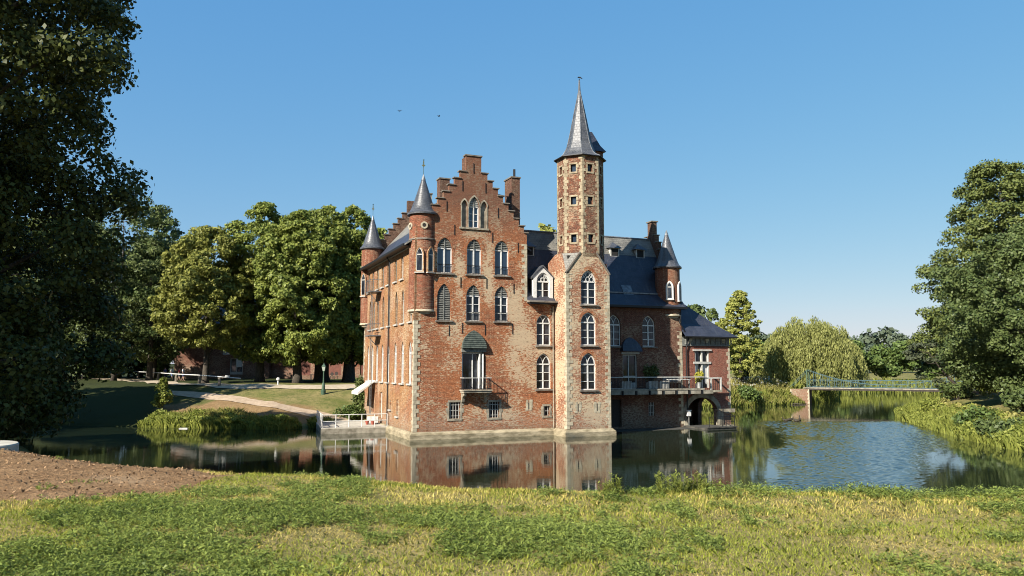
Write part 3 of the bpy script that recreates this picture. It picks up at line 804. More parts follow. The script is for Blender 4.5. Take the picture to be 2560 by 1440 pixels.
# step copings
def cop(*q): MB().box(*q).build('step_coping', M_COPING, castle)
for st, sg_ in ((steps_r, 1), (steps_l, -1)):
    for i, (u, z) in enumerate(st):
        x0 = u - sg_ * .421 if i else (4.95 if sg_ > 0 else 3.75)
        cop(min(x0 - sg_ * .05, u + sg_ * .1), max(x0 - sg_ * .05, u + sg_ * .1), -.08, .43, z + .002, z + .075)
        cop(min(u - sg_ * .44, u + sg_ * .1), max(u - sg_ * .44, u + sg_ * .1), LV - .43, LV + .08, z + .002, z + .075)
cop(UG - .25, UG + .12, -.08, .43, 15.022, 15.1); cop(3.68, 5.02, -.07, .5, 20.5, 20.6)

# gable top chimney block behind the apex
MB().box(3.76, 4.94, .36, .95, 17.5, 20.48).build('chimney', M_BRICK_D, castle)
# raised band along the gable (weathered brick)
def quoins(cu, cv, du, dv, z0, z1, seed, m=M_STONE, p=.018, parent=castle, name='quoins', lo=.2, hi=.42, hh=.27):
    random.seed(seed); b = MB(); z = z0; k_ = 0
    while z < z1:
        h = hh * random.uniform(.85, 1.15); h = min(h, z1 - z)
        la, lb_ = (hi, lo) if k_ % 2 else (lo, hi)
        la *= random.uniform(.85, 1.1); lb_ *= random.uniform(.85, 1.1)
        x0, x1 = sorted((cu - du * p, cu + du * la)); y0, y1 = sorted((cv - dv * p, cv + dv * lb_))
        b.box(x0, x1, y0, y1, z, z + h - .012); z += h; k_ += 1
    return b.build(name, m, parent)
quoins(0, 0, 1, 1, .55, 8.3, 1, M_STONE, .024, lo=.24, hi=.42, hh=.27)
quoins(UG, 0, -1, 1, 9.9, 14.2, 2, M_STONE)
POST = WM
quoins(UE, 0, -1, 1, .5, 7.9, 3, M_STONE)
POST = None
quoins(0, LV, 1, -1, 3.0, 8.3, 4, M_STONE)
# plinth
pl = MB()
def plin(x0, x1, y0, y1, z1=.52, p=.28):
    pl.box(x0, x1, y0, y1, -1.4, z1 - .2)
    pl.add([(x0, y0, z1 - .2), (x1, y0, z1 - .2), (x1, y1, z1 - .2), (x0, y1, z1 - .2), (x0 + p - .08, y0 + p - .08, z1), (x1 - p + .08, y0 + p - .08, z1), (x1 - p + .08, y1, z1), (x0 + p - .08, y1, z1)],
           [(0, 1, 5, 4), (1, 2, 6, 5), (3, 0, 4, 7), (4, 5, 6, 7)])
plin(-.3, 10.85, -.3, .2); plin(-.3, .2, .2, 9.5); plin(10.62, 14.78, -2.3, 1); 
pl.build('plinth', M_PLINTH, castle)
# small balcony
bal = MB(); bal.box(3.42, 5.5, -.82, .0, 3.20, 3.40); bal.box(3.36, 5.56, -.88, 0, 3.33, 3.41)
for x in (3.5, 5.2):
    bal.prismx([(0, 2.45), (0, 3.2), (-.62, 3.2), (-.55, 3.0), (-.25, 2.85), (-.15, 2.55)], x, x + .2)
bo = bal.build('balcony', M_STONE_D, castle)
rb = MB()
rb.box(3.4, 5.52, -.80, -.74, 4.22, 4.27); rb.box(3.4, 3.46, -.74, -.02, 4.22, 4.27); rb.box(5.46, 5.52, -.74, -.02, 4.22, 4.27)
rb.build('handrail', M_OFFW, bo)
rb = MB(); rb.box(3.4, 5.52, -.78, -.755, 3.47, 3.5); rb.box(3.42, 3.44, -.75, -.02, 3.47, 3.5); rb.box(5.48, 5.5, -.75, -.02, 3.47, 3.5)
for i in range(15):
    x = 3.43 + 2.06 * i / 14; rb.box(x - .01, x + .01, -.778, -.758, 3.42, 4.22)
    if i < 14 and i % 2 == 0: bars(rb, x, 3.5, x + .147, 4.2, .012, -.775, -.763); bars(rb, x + .294, 3.5, x + .147, 4.2, .012, -.775, -.763)
for i in range(5):
    y = -.7 + .15 * i
    for x in (3.43, 5.49): rb.box(x - .01, x + .01, y - .01, y + .01, 3.42, 4.22)
rb.build('railing', M_IRON, bo)

# ---- west wall windows
MW = Mwest(0)
for t, v, wd, zb, zs, za in wl:
    if t == 'B': window(v, wd, zb, zs, za, MW, 'louvre' if v < 12 else 'shutter', rows=1, fm=M_GREYW if v > 4 else M_OFFW, sillm=M_OFFW)
    elif t == 'C': window(v, wd, zb, zs, za, MW, 'louvre' if v < 12 else 'shutter', rows=1, fm=M_GREYW if v > 4 else M_OFFW, sillm=M_OFFW)
    elif t == 'D': window(v, wd, zb, zs, za, MW, 'tracery', rows=2, depth=.14, sillm=M_OFFW)
    elif t == 'E': window(v, wd, zb, zs, za, MW, 'casement', rows=1, sillm=M_OFFW, mull=False)
    elif t == 'F':
        o = MB(MW).box(v - wd / 2, v + wd / 2, .15, .2, zb, zs).build('door', M_OFFW, castle)
    else:
        o = MB(MW).box(v - wd / 2, v + wd / 2, .22, .27, zb, zs).build('door', M_BROWNDOOR, castle)
MB(MW).box(0.8, LV, -.08, .1, 13.62, 13.74).build('string_course', M_OFFW, castle)
# drainpipes
dp = MB(); dp.tube([(-.12, 7.24, .5), (-.12, 7.24, 13.3), (-.45, 7.24, 13.9)], .055, 6); dp.build('drainpipe', M_IRON, castle)
dp = MB(); dp.tube([(10.72, -.12, .5), (10.72, -.12, 9.6)], .05, 6); dp.build('drainpipe', M_STONE_D, castle)
# fire escape on the west wall
fe = MB()
for z in (11.2, 7.55):
    fe.box(-.95, -.02, 10.3, 12.2, z, z + .08)
    for y in np.linspace(10.3, 12.2, 7): fe.box(-.95, -.93, y - .012, y + .012, z + .08, z + 1.0)
    fe.box(-.96, -.92, 10.3, 12.2, z + 1.0, z + 1.04)
    fe.box(-.95, -.02, 10.3, 10.32, z + 1.0, z + 1.04); fe.box(-.95, -.02, 12.18, 12.2, z + 1.0, z + 1.04)
    fe.tube([(-.9, 11.2, z), (-.03, 11.2, z - .9)], .03, 5)
fe.box(-.6, -.56, 11.0, 11.04, 1.2, 12.2); fe.box(-.6, -.56, 11.5, 11.54, 1.2, 12.2)
for z in np.arange(1.4, 12.1, .32): fe.box(-.59, -.57, 11.04, 11.5, z, z + .025)
fe.build('fire_escape', M_LEAD, castle)
# awning
aw = MB(); aw.add([(-.02, 11.9, 3.9), (-.02, 14.6, 3.9), (-1.5, 14.6, 2.95), (-1.5, 11.9, 2.95), (-1.5, 14.6, 2.72), (-1.5, 11.9, 2.72), (-.02, 11.9, 3.85), (-.02, 14.6, 3.85)],
                  [(0, 1, 2, 3), (3, 2, 4, 5), (0, 3, 5, 6), (1, 2, 4, 7)])
aw.build('awning', M_CANVAS, castle)

# ---- main roof
def rz_(u): 
    d = abs(u - 4.31)
    return 18.75 - 1.13 * d if d < 3.6 else 18.75 - 1.13 * 3.6 - (d - 3.6) * .68
prof = [-.55, .71, 4.31, 7.91, 9.15]
pf = [(u, rz_(u)) for u in prof]
b = MB(); b.prism(pf[:3] + [(4.31, 18.6), (.71, rz_(.71) - .15), (-.55, rz_(-.55) - .12)], .36, LV - .36)
b.build('roof', M_SLATE_G, castle, slope_uv=True)
b = MB(); b.prism([(-.55, rz_(-.55) + .02), (.71, rz_(.71) + .03), (1.9, rz_(1.9) + .03), (1.9, rz_(1.9) - .02), (.71, rz_(.71) - .02), (-.55, rz_(-.55) - .02)], 1.6, LV - 1.0)
b.build('roof_skirt', M_SLATE, castle, slope_uv=True)
b = MB(); b.prism([pf[2], pf[3], pf[4], (9.15, pf[4][1] - .12), (7.91, pf[3][1] - .15), (4.31, 18.6)], .36, LV - .36)
b.build('roof', M_SLATE, castle, slope_uv=True)
ze = rz_(-.55)
b = MB(); b.box(-.68, -.5, .9, LV - .8, ze - .16, ze + .01); b.box(-.5, .0, .9, LV - .8, ze - .14, ze - .1); b.build('gutter', M_IRON, castle)
MB().tube([(4.31, .4, 18.78), (4.31, LV - .4, 18.78)], .08, 6).build('ridge', M_LEAD, castle)
def chimney(u0, u1, v0, v1, z0, z1, pots=0, m=M_BRICK_D, pipe=None):
    c = MB().box(u0, u1, v0, v1, z0, z1).build('chimney', m, castle)
    MB().box(u0 - .07, u1 + .07, v0 - .07, v1 + .07, z1, z1 + .1).build('chimney_cap', M_COPING, c)
    for i in range(pots):
        x = u0 + (u1 - u0) * (i + .5) / pots
        MB().lathe([(.11, z1 + .1), (.1, z1 + .45), (.08, z1 + .46)], 10, x, (v0 + v1) / 2).build('chimney_pot', M_OFFW, c)
    if pipe: MB().tube([(u0 + .35, v0 + .3, z1), (u0 + .35, v0 + .3, z1 + pipe)], .1, 8).build('flue_pipe', M_IRON, c)
chimney(4.1, 4.95, 7.6, 8.4, 17.5, 20.55)
chimney(3.9, 4.6, 11.6, 12.4, 17.5, 20.1, 1, M_STONE_D)
chimney(8.0, 8.7, 1.5, 2.9, 13.5, 19.6, 0, M_BRICK_D, .75)
MB().tube([(5.6, .3, 18.0), (8.05, 1.6, 18.05)], .025, 5).build('tie_rod', M_IRON, castle)

# ---- wing roof
vr = 3.7
def sl(v): return 10.9 + (zr - 10.9) * (v - .75) / (vr - .75)
b = MB(); b.prismx([(-.38, 9.86), (.75, 10.9), (.75, 10.75), (-.38, 9.74)], UG + .01, 10.88); b.build('roof_skirt', M_SLATE, castle, slope_uv=True)
POST = WM
b = MB(); b.prismx([(-.38, 9.86), (.75, 10.9), (.75, 10.75), (-.38, 9.74)], 13.2, UE + .25); b.build('roof_skirt', M_SLATE, castle, slope_uv=True)
POST = None
b = MB(); b.prismx([(.72, 10.88), (vr, zr), (7.6, 9.6), (7.6, 9.5), (vr, zr - .12), (.72, 10.72)], UG - .2, 12.6); b.build('roof', M_SLATE, castle, slope_uv=True)
POST = WM
b = MB(); b.prismx([(.72, 10.88), (vr, zr), (7.6, 9.6), (7.6, 9.5), (vr, zr - .12), (.72, 10.72)], 12.2, UE - .46); b.build('roof', M_SLATE, castle, slope_uv=True)
POST = None
b = MB(); b.prismx([(2.75, sl(2.75) + .03), (vr, zr + .04), (vr + .3, zr - .4), (vr, zr - .02), (2.75, sl(2.75) + .0)], UG, 12.6); b.build('ridge_lead', M_SLATE_G, castle, slope_uv=True)
POST = WM
b = MB(); b.prismx([(2.75, sl(2.75) + .03), (vr, zr + .04), (vr + .3, zr - .4), (vr, zr - .02), (2.75, sl(2.75) + .0)], 12.2, UE - .47); b.build('ridge_lead', M_SLATE_G, castle, slope_uv=True)
POST = None
MB().tube([(UG, vr, zr + .04), (12.6, vr, zr + .04)], .09, 6).build('ridge', M_LEAD, castle)
POST = WM
MB().tube([(12.2, vr, zr + .04), (UE - .5, vr, zr + .04)], .09, 6).build('ridge', M_LEAD, castle)
MB().box(13.2, UE - .6, .66, .74, 10.88, 10.98).build('roof_flashing', M_LEAD, castle)
POST = None
b = MB(); b.box(UG + .02, 10.88, -.5, -.36, 9.68, 9.84); b.build('gutter', M_IRON, castle)
POST = WM
b = MB(); b.box(13.2, UE + .3, -.5, -.36, 9.68, 9.84); b.box(13.2, UE + .2, -.36, 0, 9.66, 9.7); b.build('gutter', M_IRON, castle)
POST = None
POST = WM
zz = zt
for i in range(9):
    y = 3.0 - .33 * i; MB().box(UE - .52, UE + .07, y - .07, y + (.33 if i else .28), zz + .002, zz + .07).build('step_coping', M_COPING, castle)
    zz -= .66
zz = zt
for i in range(9):
    y = 7.4 - .36 * (9 - i); MB().box(UE - .52, UE + .07, y + (.02 if i else -.08), y + .42, zz + .002, zz + .07).build('step_coping', M_COPING, castle); zz -= .66
MB().box(UE - .55, UE + .1, 3.22, 4.13, 17.45, 17.55).build('chimney_cap', M_COPING, castle)
POST = None

# dormers on the wing roof
def small_dormer(px, py):
    v = 2.2
    for _ in range(8):
        u, z = FR(px, py, v); v = .75 + (z - .35 - 10.9) / (zr - 10.9) * (vr - .75)
    w2 = .42; zb = z - .4; zt_ = z + .42
    d = MB(); d.box(u - w2, u - w2 + .1, v, v + .9, zb, zt_); d.box(u + w2 - .1, u + w2, v, v + .9, zb, zt_)
    d.box(u - w2 + .1, u + w2 - .1, v, v + .06, zb, zb + .09); d.box(u - w2 + .1, u + w2 - .1, v, v + .06, zt_ - .09, zt_)
    o = d.build('dormer', M_OFFW, castle)
    MB().box(u - w2 + .1, u + w2 - .1, v + .04, v + .8, zb + .09, zt_ - .09).build('pane', M_DARK, o)
    r_ = MB(); x0, x1, ya, yb = u - w2 - .2, u + w2 + .2, v - .18, v + 2.2
    r_.add([(x0, ya, zt_ - .06), (x1, ya, zt_ - .06), (u, v + .35, zt_ + .5), (u, yb, zt_ + .5), (x0, yb - .5, zt_ - .02), (x1, yb - .5, zt_ - .02)],
           [(0, 1, 2), (1, 5, 3, 2), (0, 2, 3, 4), (0, 4, 5, 1)])
    r_.build('dormer_roof', M_SLATE_T, o, slope_uv=True)
small_dormer(1323, 628)
POST = WM
for p in [(1537, 631), (1601, 635)]: small_dormer(*p)
u, z = FR(1563, 735, 1.2); s_ = (zr - 10.9) / (vr - .75); v0 = .75 + (z - 10.9) / s_
sk = MB(); sk.add([(u - .45, v0 - .2, sl(v0 - .2) + .1), (u + .45, v0 - .2, sl(v0 - .2) + .1), (u + .45, v0 + .35, sl(v0 + .35) + .1), (u - .45, v0 + .35, sl(v0 + .35) + .1),
                   (u - .45, v0 - .2, sl(v0 - .2) - .05), (u + .45, v0 - .2, sl(v0 - .2) - .05), (u + .45, v0 + .35, sl(v0 + .35) - .05), (u - .45, v0 + .35, sl(v0 + .35) - .05)],
                  [(0, 1, 2, 3), (0, 4, 5, 1), (1, 5, 6, 2), (2, 6, 7, 3), (3, 7, 4, 0)])
sk.build('skylight', M_LEAD, castle)
POST = None
# white gabled wall dormer beside the tower
cx = 9.95
oo = [(cx - .82, 9.98), (cx + .82, 9.98), (cx + .82, 11.75), (cx, 12.5), (cx - .82, 11.75)]
hole = arch(cx, 1.08, 10.12, 11.42, 12.12)
dm = wall('stone_dormer', oo, [hole], Msouth(-.02), M_WHITE, depth=.35)
ww_ = window(cx, 1.08, 10.12, 11.42, 12.12, Msouth(-.02), 'net', rows=1, sill=False, depth=.16)
MB().prism([(cx - .95, 11.62), (cx, 12.56), (cx + .95, 11.62), (cx + .95, 11.74), (cx, 12.7), (cx - .95, 11.74)], -.07, 2.2).build('dormer_roof', M_SLATE_T, castle, slope_uv=True)
MB().box(cx - .82, cx - .78, .33, 1.6, 9.98, 11.7).box(cx + .78, cx + .82, .33, 1.6, 9.98, 11.7).build('dormer_cheek', M_SLATE, castle)
MB().prismx([(-.62, 9.80), (-.62, 9.9), (-.05, 10.0), (-.05, 9.8)], UG - .03, 10.88).build('dormer_ledge', M_COPING, castle)

# ---- tower
tw = wall('tower_wall', [(10.9, -1.5), (14.5, -1.5), (14.5, 12.0), (13.43, 13.5), (12.07, 13.5), (10.9, 12.0)],
          [arch(12.76, 1.28, 9.62, 11.33, 12.2), arch(12.72, 1.26, 6.60, 8.3, 9.05), arch(12.68, 1.26, 3.34, 5.2, 6.05)], Msouth(-2), M_BRICK_P)
for a in [(12.76, 1.28, 9.62, 11.33, 12.2, 'net'), (12.72, 1.26, 6.60, 8.3, 9.05, 'tracery'), (12.68, 1.26, 3.34, 5.2, 6.05, 'tracery')]:
    window(*a[:5], Msouth(-2), a[5], rows=2, parent=castle, archring=M_BRICK)
wall('tower_wall', [(-2, -1.5), (1.6, -1.5), (1.6, 12.8), (-.2, 13.5), (-1.03, 13.5), (-2, 12.0)], [], Mwest(10.9), M_BRICK_P)
MB().box(14.2, 14.5, -1.68, 3.2, -1.4, 12.8).build('tower_wall', M_BRICK_WING, castle)
MB().box(11.25, 14.15, -1.6, 1.4, 0, 13.3).build('interior', M_DARK, castle)
MB().add([(10.9, -2, 12.0), (12.07, -2, 13.5), (11.07, -1.03, 13.5), (11.6, -1.4, 13.3)], [(0, 1, 2), (0, 3, 1), (0, 2, 3)]).add(
    [(14.5, -2, 12), (13.43, -2, 13.5), (14.43, -1.03, 13.5)], [(0, 2, 1)]).build('broach_roof', M_SLATE_G, castle, slope_uv=True)
cpb = MB(); bars(cpb, 14.56, 11.93, 13.43, 13.53, .12, -2.07, -1.85); cpb.build('tower_coping', M_COPING, castle)
cpb = MB(); bars(cpb, 10.84, 11.93, 12.07, 13.53, .10, -2.07, -1.93); cpb.build('tower_coping', M_COPING, castle)
quoins(10.9, -2, 1, 1, .55, 11.9, 5, M_STONE, .022, lo=.22, hi=.44, hh=.25)
quoins(14.5, -2, -1, 1, .55, 11.9, 6, M_STONE, .022, lo=.2, hi=.44, hh=.25)
slit(11.79, 1.8, 2.35, -2); slit(13.36, 1.8, 2.35, -2)
OC = (13.0, -.35); Ro = 1.65 / math.cos(R(22.5))
ov = [(OC[0] + Ro * math.cos(R(-112.5 + 45 * i)), OC[1] + Ro * math.sin(R(-112.5 + 45 * i))) for i in range(8)]
tow = None
ob = MB(); rows_t = [(14.05, 14.62), (17.1, 17.67), (20.0, 20.57)]
rows_t = [(14.32, 14.92), (17.2, 17.8), (19.72, 20.3)]
fl = 2 * 1.65 * math.tan(R(22.5))
allv = MB()
for i in range(8):
    p, q = ov[i], ov[(i + 1) % 8]
    Mf = Mface(p, q)
    wdt = .42
    hs = [arch(fl / 2 - .02, wdt, a, c_, c_) for a, c_ in rows_t]
    tmp = wall('octagon_wall', [(0, 13.2), (fl, 13.2), (fl, 21.12), (0, 21.12)], hs, Mf, M_BRICK_T, .25, castle, edge=False)
    pb = MB(Mf)
    for a, c_ in rows_t: pb.box(fl / 2 - .02 - wdt / 2, fl / 2 - .02 + wdt / 2, .2, .24, a, c_)
    pb.build('pane', M_GLASS if i != 7 else M_GLASSB, tmp)
    sb = MB(Mf); random.seed(40 + i)
    for a, c_ in rows_t:
        x0 = fl / 2 - .02 - wdt / 2; x1 = x0 + wdt
        sb.box(x0 - .12, x1 + .12, -.03, .05, c_ + .003, c_ + .13); sb.box(x0 - .12, x1 + .12, -.04, .05, a - .13, a - .003)
        for zq in (a, (a + c_) / 2):
            sb.box(x0 - random.uniform(.1, .25), x0 - .002, -.02, .04, zq, zq + .27); sb.box(x1 + .002, x1 + random.uniform(.1, .22), -.02, .04, zq, zq + .27)
    z = 13.5; kk = 0
    while z < 20.8:
        h = .25 * random.uniform(.85, 1.15); l0 = random.uniform(.22, .30) if kk % 2 else random.uniform(.10, .16); l1 = .4 - l0
        sb.box(-.008, l0, -.02, .03, z, z + h - .015); sb.box(fl - l1, fl + .008, -.02, .03, z, z + h - .015)
        z += h; kk += 1
    sb.box(-.01, fl + .01, -.05, .03, 20.95, 21.1)
    sb.build('stone_dressing', M_STONE_T, tmp)
sp = [(1.13, 20.98), (1.12, 21.02), (.86, 21.25), (.74, 21.45), (.63, 21.8), (.53, 22.3), (.43, 23.1), (.33, 24.0), (.22, 25.0), (.10, 26.0), (.045, 26.6), (.02, 27.45)]
sb = MB().lathe([(r * Ro, z) for r, z in sp], 8, OC[0], OC[1], R(-112.5)); spire = sb.build('spire_roof', M_SLATE_S, castle, slope_uv=True)
hb = MB()
for i in range(8):
    a = R(-112.5 + 45 * i); hb.tube([(OC[0] + r * Ro * math.cos(a), OC[1] + r * Ro * math.sin(a), z) for r, z in sp[1:]], [.035] * 9 + [.02, .02], 5)
hb.build('lead_hip', M_LEAD, spire)
MB().lathe([(1.1 * Ro, 20.93), (1.15 * Ro, 20.95), (1.15 * Ro, 21.0), (.5, 21.0)], 8, OC[0], OC[1], R(-112.5)).build('eaves', M_IRON, spire)
MB().lathe([(.02 * Ro, 27.4), (.06, 27.48), (.02, 27.56)], 6, OC[0], OC[1]).build('finial', M_IRON, spire)
# taller stair cap behind the octagon
bx0, bx1, by0, by1 = 14.0, 15.75, .9, 2.6
cb_ = MB().box(bx0, bx1, by0, by1, 9.5, 22.3); so = cb_.build('stair_cap', M_BRICK_T, castle)
e = .2
MB().add([(bx0 - e, by0 - e, 22.3), (bx1 + e, by0 - e, 22.3), (bx1 + e, by1 + e, 22.3), (bx0 - e, by1 + e, 22.3), (bx0 + .15, by0 + .15, 22.85), (bx1 - .15, by0 + .15, 22.85), (bx1 - .15, by1 - .15, 22.85), (bx0 + .15, by1 - .15, 22.85),
          (bx0 + .6, by0 + .7, 24.1), (bx1 - .6, by0 + .7, 24.1), (bx1 - .6, by1 - .7, 24.1), (bx0 + .6, by1 - .7, 24.1)],
         [(0, 1, 5, 4), (1, 2, 6, 5), (2, 3, 7, 6), (3, 0, 4, 7), (4, 5, 9, 8), (5, 6, 10, 9), (6, 7, 11, 10), (7, 4, 8, 11), (8, 9, 10, 11), (3, 2, 1, 0)]).build('cap_roof', M_SLATE, so, slope_uv=True)

# ---- corner turrets
def turret(cu, cv, r, zb, zt2, apex, fin, wins, bands=(), m=M_BRICK_R, corbel=True, holes=(), wm=None):
    t = MB().lathe([(r, zb), (r, zt2)], 40, cu, cv).build('turret', m, castle); smooth_angle(t)
    n = 40; h = apex - zt2
    pr = [(1.0, 0), (1.17, -.02), (1.18, .02), (.98, .08), (.86, .17), (.72, .3), (.5, .52), (.27, .76), (.1, .93), (.02, 1.0)]
    c = MB().lathe([(r * a, zt2 + (h * b_ if b_ > .05 else b_ * 3)) for a, b_ in pr], n, cu, cv).build('cone_roof', M_SLATE_T, t, slope_uv=True); smooth_angle(c)
    MB().lathe([(.17 * r, zt2 + h * .88), (.10 * r, zt2 + h * .95), (.03, zt2 + h * 1.02), (.02, zt2 + h * 1.02)], 16, cu, cv).build('cone_cap', M_LEAD, t)
    if fin:
        MB().tube([(cu, cv, apex - .1), (cu, cv, fin)], .022, 5).lathe([(.0, fin - .12), (.07, fin - .05), (.0, fin + .02)], 8, cu, cv).build('finial', M_BLUEP, t)
        MB().box(cu - .12, cu + .12, cv - .01, cv + .01, fin - .5, fin - .42).box(cu - .04, cu + .04, cv - .015, cv + .015, fin - .6, fin - .15).build('weathervane', mat('gilded_metal', (.7, .45, .12), .3, .9), t)
    if corbel:
        q = MB().lathe([(r * 1.03, zb + .06), (r * 1.06, zb - .02), (r * 1.06, zb - .08), (r * .86, zb - .16), (r * .86, zb - .24), (r * .6, zb - .34), (r * .6, zb - .42), (r * .3, zb - .58), (.02, zb - .6)], 32, cu, cv).build('corbel', M_STONE, t); smooth_angle(q, 30)
    for z in bands:
        MB().lathe([(r, z - .06), (r + .05, z - .05), (r + .05, z + .03), (r, z + .06)], 40, cu, cv).build('band', M_COPING, t)
    for ang, z0, zs, za, wd in wins:
        a = R(ang); dx, dy = math.cos(a), math.sin(a)
        p = (cu + dx * (r + .03) , cv + dy * (r + .03))
        M_ = Matrix(((-dy, -dx, 0, p[0]), (dx, -dy, 0, p[1]), (0, 0, 1, 0), (0, 0, 0, 1)))
        o = arch(0, wd + .18, z0 - .05, zs, za + .1); i_ = arch(0, wd, z0, zs, za)
        wo = MB(M_).ring(o, i_, -.05, .25).build('window', wm or M_BRICK_W, t)
        MB(M_).ring(i_, arch(0, wd - .10, z0 + .05, zs, za - .07), -.022, .07).box(-wd / 2 + .02, wd / 2 - .02, -.022, .07, zs - .04, zs + .03).build('frame', M_OFFW, wo)
        MB(M_).prism(i_, -.008, .10).build('pane', M_GLASS, wo)
        MB(M_).box(-wd / 2 - .12, wd / 2 + .12, -.1, .1, z0 - .12, z0 - .052).build('sill', M_OFFW, wo)
    for ang, z in holes:
        a = R(ang); dx, dy = math.cos(a), math.sin(a); p = (cu + dx * r, cv + dy * r)
        M_ = Matrix(((-dy, -dx, 0, p[0]), (dx, -dy, 0, p[1]), (0, 0, 1, 0), (0, 0, 0, 1)))
        c1 = [(.26 * math.cos(i * math.pi / 8), z + .26 * math.sin(i * math.pi / 8)) for i in range(16)]; c2 = [(x * .55, z + (zz - z) * .55) for x, zz in c1]
        wo = MB(M_).ring(c1, c2, -.05, .1).build('round_window', M_STONE, t)
        MB(M_).prism(c2, -.02, .1).build('pane', M_DARK, wo)
    return t
turret(.75, .75, .97, 9.0, 15.95, 18.9, 20.1, [(-118, 11.75, 12.95, 13.45, .46), (-70, 11.75, 12.95, 13.45, .44)], (14.1,), holes=[(-100, 15.05), (-170, 15.05)])
turret(.5, 16.6, .95, 8.85, 15.7, 18.75, 19.9, [(-150, 11.4, 12.8, 13.4, .5)], (14.0,))
POST = WM
turret(21.55, .75, 1.0, 9.2, 13.1, 16.2, None, [(-115, 10.5, 11.45, 11.85, .42), (-55, 10.4, 11.45, 11.85, .42)], wm=M_WHITE)
POST = None

POST = WM
# ---- annex with arch
AV = 0.02
ah = [arch(24.25, 1.42, 3.32, 6.3, 6.3)]
arc = []
for i in range(13):
    t = math.pi * i / 12; arc.append((24.15 + 1.5 * math.cos(t), 1.35 + 1.2 * math.sin(t)))
front = [(UE + .02, 6.7), (UE + .02, -1.2), (22.65, -1.2)] + arc[::-1] + [(25.65, -1.2), (UA, -1.2), (UA, 6.7)]
wall('annex_wall', front, ah, Msouth(AV), M_BRICK_A, depth=.5)
arb = [(y, z) for y, z in [(0.3, 6.7), (0.3, 3.0), (5.2, 3.0), (5.2, 6.7)]]
oe = [(.53, 6.7), (.53, -1.2), (1.15, -1.2)] + [(2.6 - 1.4 * math.cos(math.pi * i / 10), 1.5 + 1.1 * math.sin(math.pi * i / 10)) for i in range(11)] + [(4.05, -1.2), (5.2, -1.2), (5.2, 6.7)]
wall('annex_wall', oe, [], Meast(UA), M_BRICK_A, depth=.4)
# rear annex wall with the same arch so one sees through
MB().box(UE + .02, UA - .41, 4.8, 5.2, -1.2, 6.7).build('annex_wall', M_BRICK_A, castle)
MB().box(22.35, UA - .42, .53, 4.68, 2.75, 3.0).build('annex_floor', M_DARKW, castle)
MB().box(22.35, UA - .42, 1.2, 4.6, 3.0, 6.6).build('interior', M_DARK, castle)
ap_ = MB(); n = 12
oa = [(24.15 + 1.85 * math.cos(math.pi * i / n), 1.35 + 1.62 * math.sin(math.pi * i / n)) for i in range(n + 1)]
ap_.add([(x, -.06, z) for x, z in arc] + [(x, -.06, z) for x, z in oa] + [(x, .3, z) for x, z in arc] + [(x, .02, z) for x, z in oa],
        [f for i in range(n) for f in ((i, i + 1, 14 + i, 13 + i), (i, 26 + i, 27 + i, i + 1), (13 + i, 14 + i, 40 + i, 39 + i))])
ap_.box(25.6, 26.2, -.06, .2, .3, 1.36); ap_.box(22.35, 22.7, -.06, .2, .3, 1.36); ap_.box(26.0, 27.3, -.12, .1, 1.3, 1.6)
ap_.build('stone_arch', M_STONE_D, castle)
qb = quoins(UA, AV, -1, 1, 1.6, 6.6, 7, M_STONE, .02, lo=.14, hi=.3, hh=.3)
fz = MB(); fz.box(UE + .02, UA + .06, -.06, 5.2, 6.72, 6.86); fz.box(UE + .02, UA + .02, -.01, 5.18, 6.86, 7.5)
for i in range(10):
    x = UE + .3 + i * .5; fz.box(x, x + .08, -.10, -.01, 6.86, 7.3)
fr = fz.build('frieze', M_GREYW, castle)
d_ = MB()
for x in (22.9, 24.55, 26.2): d_.box(x, x + .3, -.16, -.012, 7.12, 7.32); d_.box(x + .05, x + .25, -.11, -.012, 6.98, 7.1)
d_.build('dentils', M_STONE, fr)
ex, ey = UA + .5, -.5
rf = MB(); apx = (UE, 3.0, 11.6)
P0 = [(UE, ey, 7.5), (ex, ey, 7.5), (ex, 5.7, 7.5)]
mid = [(UE, ey + 1.1, 8.55), (ex - 1.3, ey + 1.0, 8.45), (ex - 1.3, 4.7, 8.45)]
rf.add(P0 + mid + [(UE, 2.6, 11.5), (UE, 4.0, 11.5), (UE, 5.7, 7.5), (UE, 4.7, 8.55)], [(0, 1, 4, 3), (1, 2, 5, 4), (3, 4, 6), (4, 5, 7, 6), (2, 8, 9, 5), (5, 9, 7), (0, 8, 2, 1)])
rf.build('roof', M_SLATE, castle, slope_uv=True)
MB().box(UE, ex + .05, ey - .07, ey + .02, 7.40, 7.49).box(ex - .02, ex + .07, ey + .02, 5.7, 7.40, 7.49).build('gutter', M_IRON, castle)
MB().tube([(22.2, -.12, 9.5), (22.05, -.12, 8.6), (22.9, -.15, 7.3), (22.62, -.12, 6.5), (22.62, -.12, .6)], .05, 6).build('drainpipe', M_IRON, castle)
# annex cross window
wb_ = MB(Msouth(AV)); cx = 24.25
wb_.box(cx - .9, cx + .9, -.1, .1, 6.32, 6.45); wb_.box(cx - .85, cx + .85, -.07, .2, 5.28, 5.45)
wb_.box(cx - .06, cx + .06, .0, .2, 3.32, 5.28); wb_.box(cx - .05, cx + .05, .0, .2, 5.45, 6.3)
wb_.box(cx - .71, cx - .60, .04, .2, 3.32, 6.3); wb_.box(cx + .60, cx + .71, .04, .2, 3.32, 6.3)
o = wb_.build('cross_window', M_OFFW, castle)
MB(Msouth(AV)).box(cx - .7, cx + .7, .2, .23, 3.32, 6.3).build('pane', M_GLASS, o)
cu = MB(Msouth(AV)); cu.add([(cx + .06, .17, 5.25), (cx + .58, .17, 5.25), (cx + .58, .17, 4.0), (cx + .5, .17, 3.6), (cx + .3, .17, 3.8), (cx + .15, .17, 4.4)], [(0, 1, 2, 3, 4, 5)])
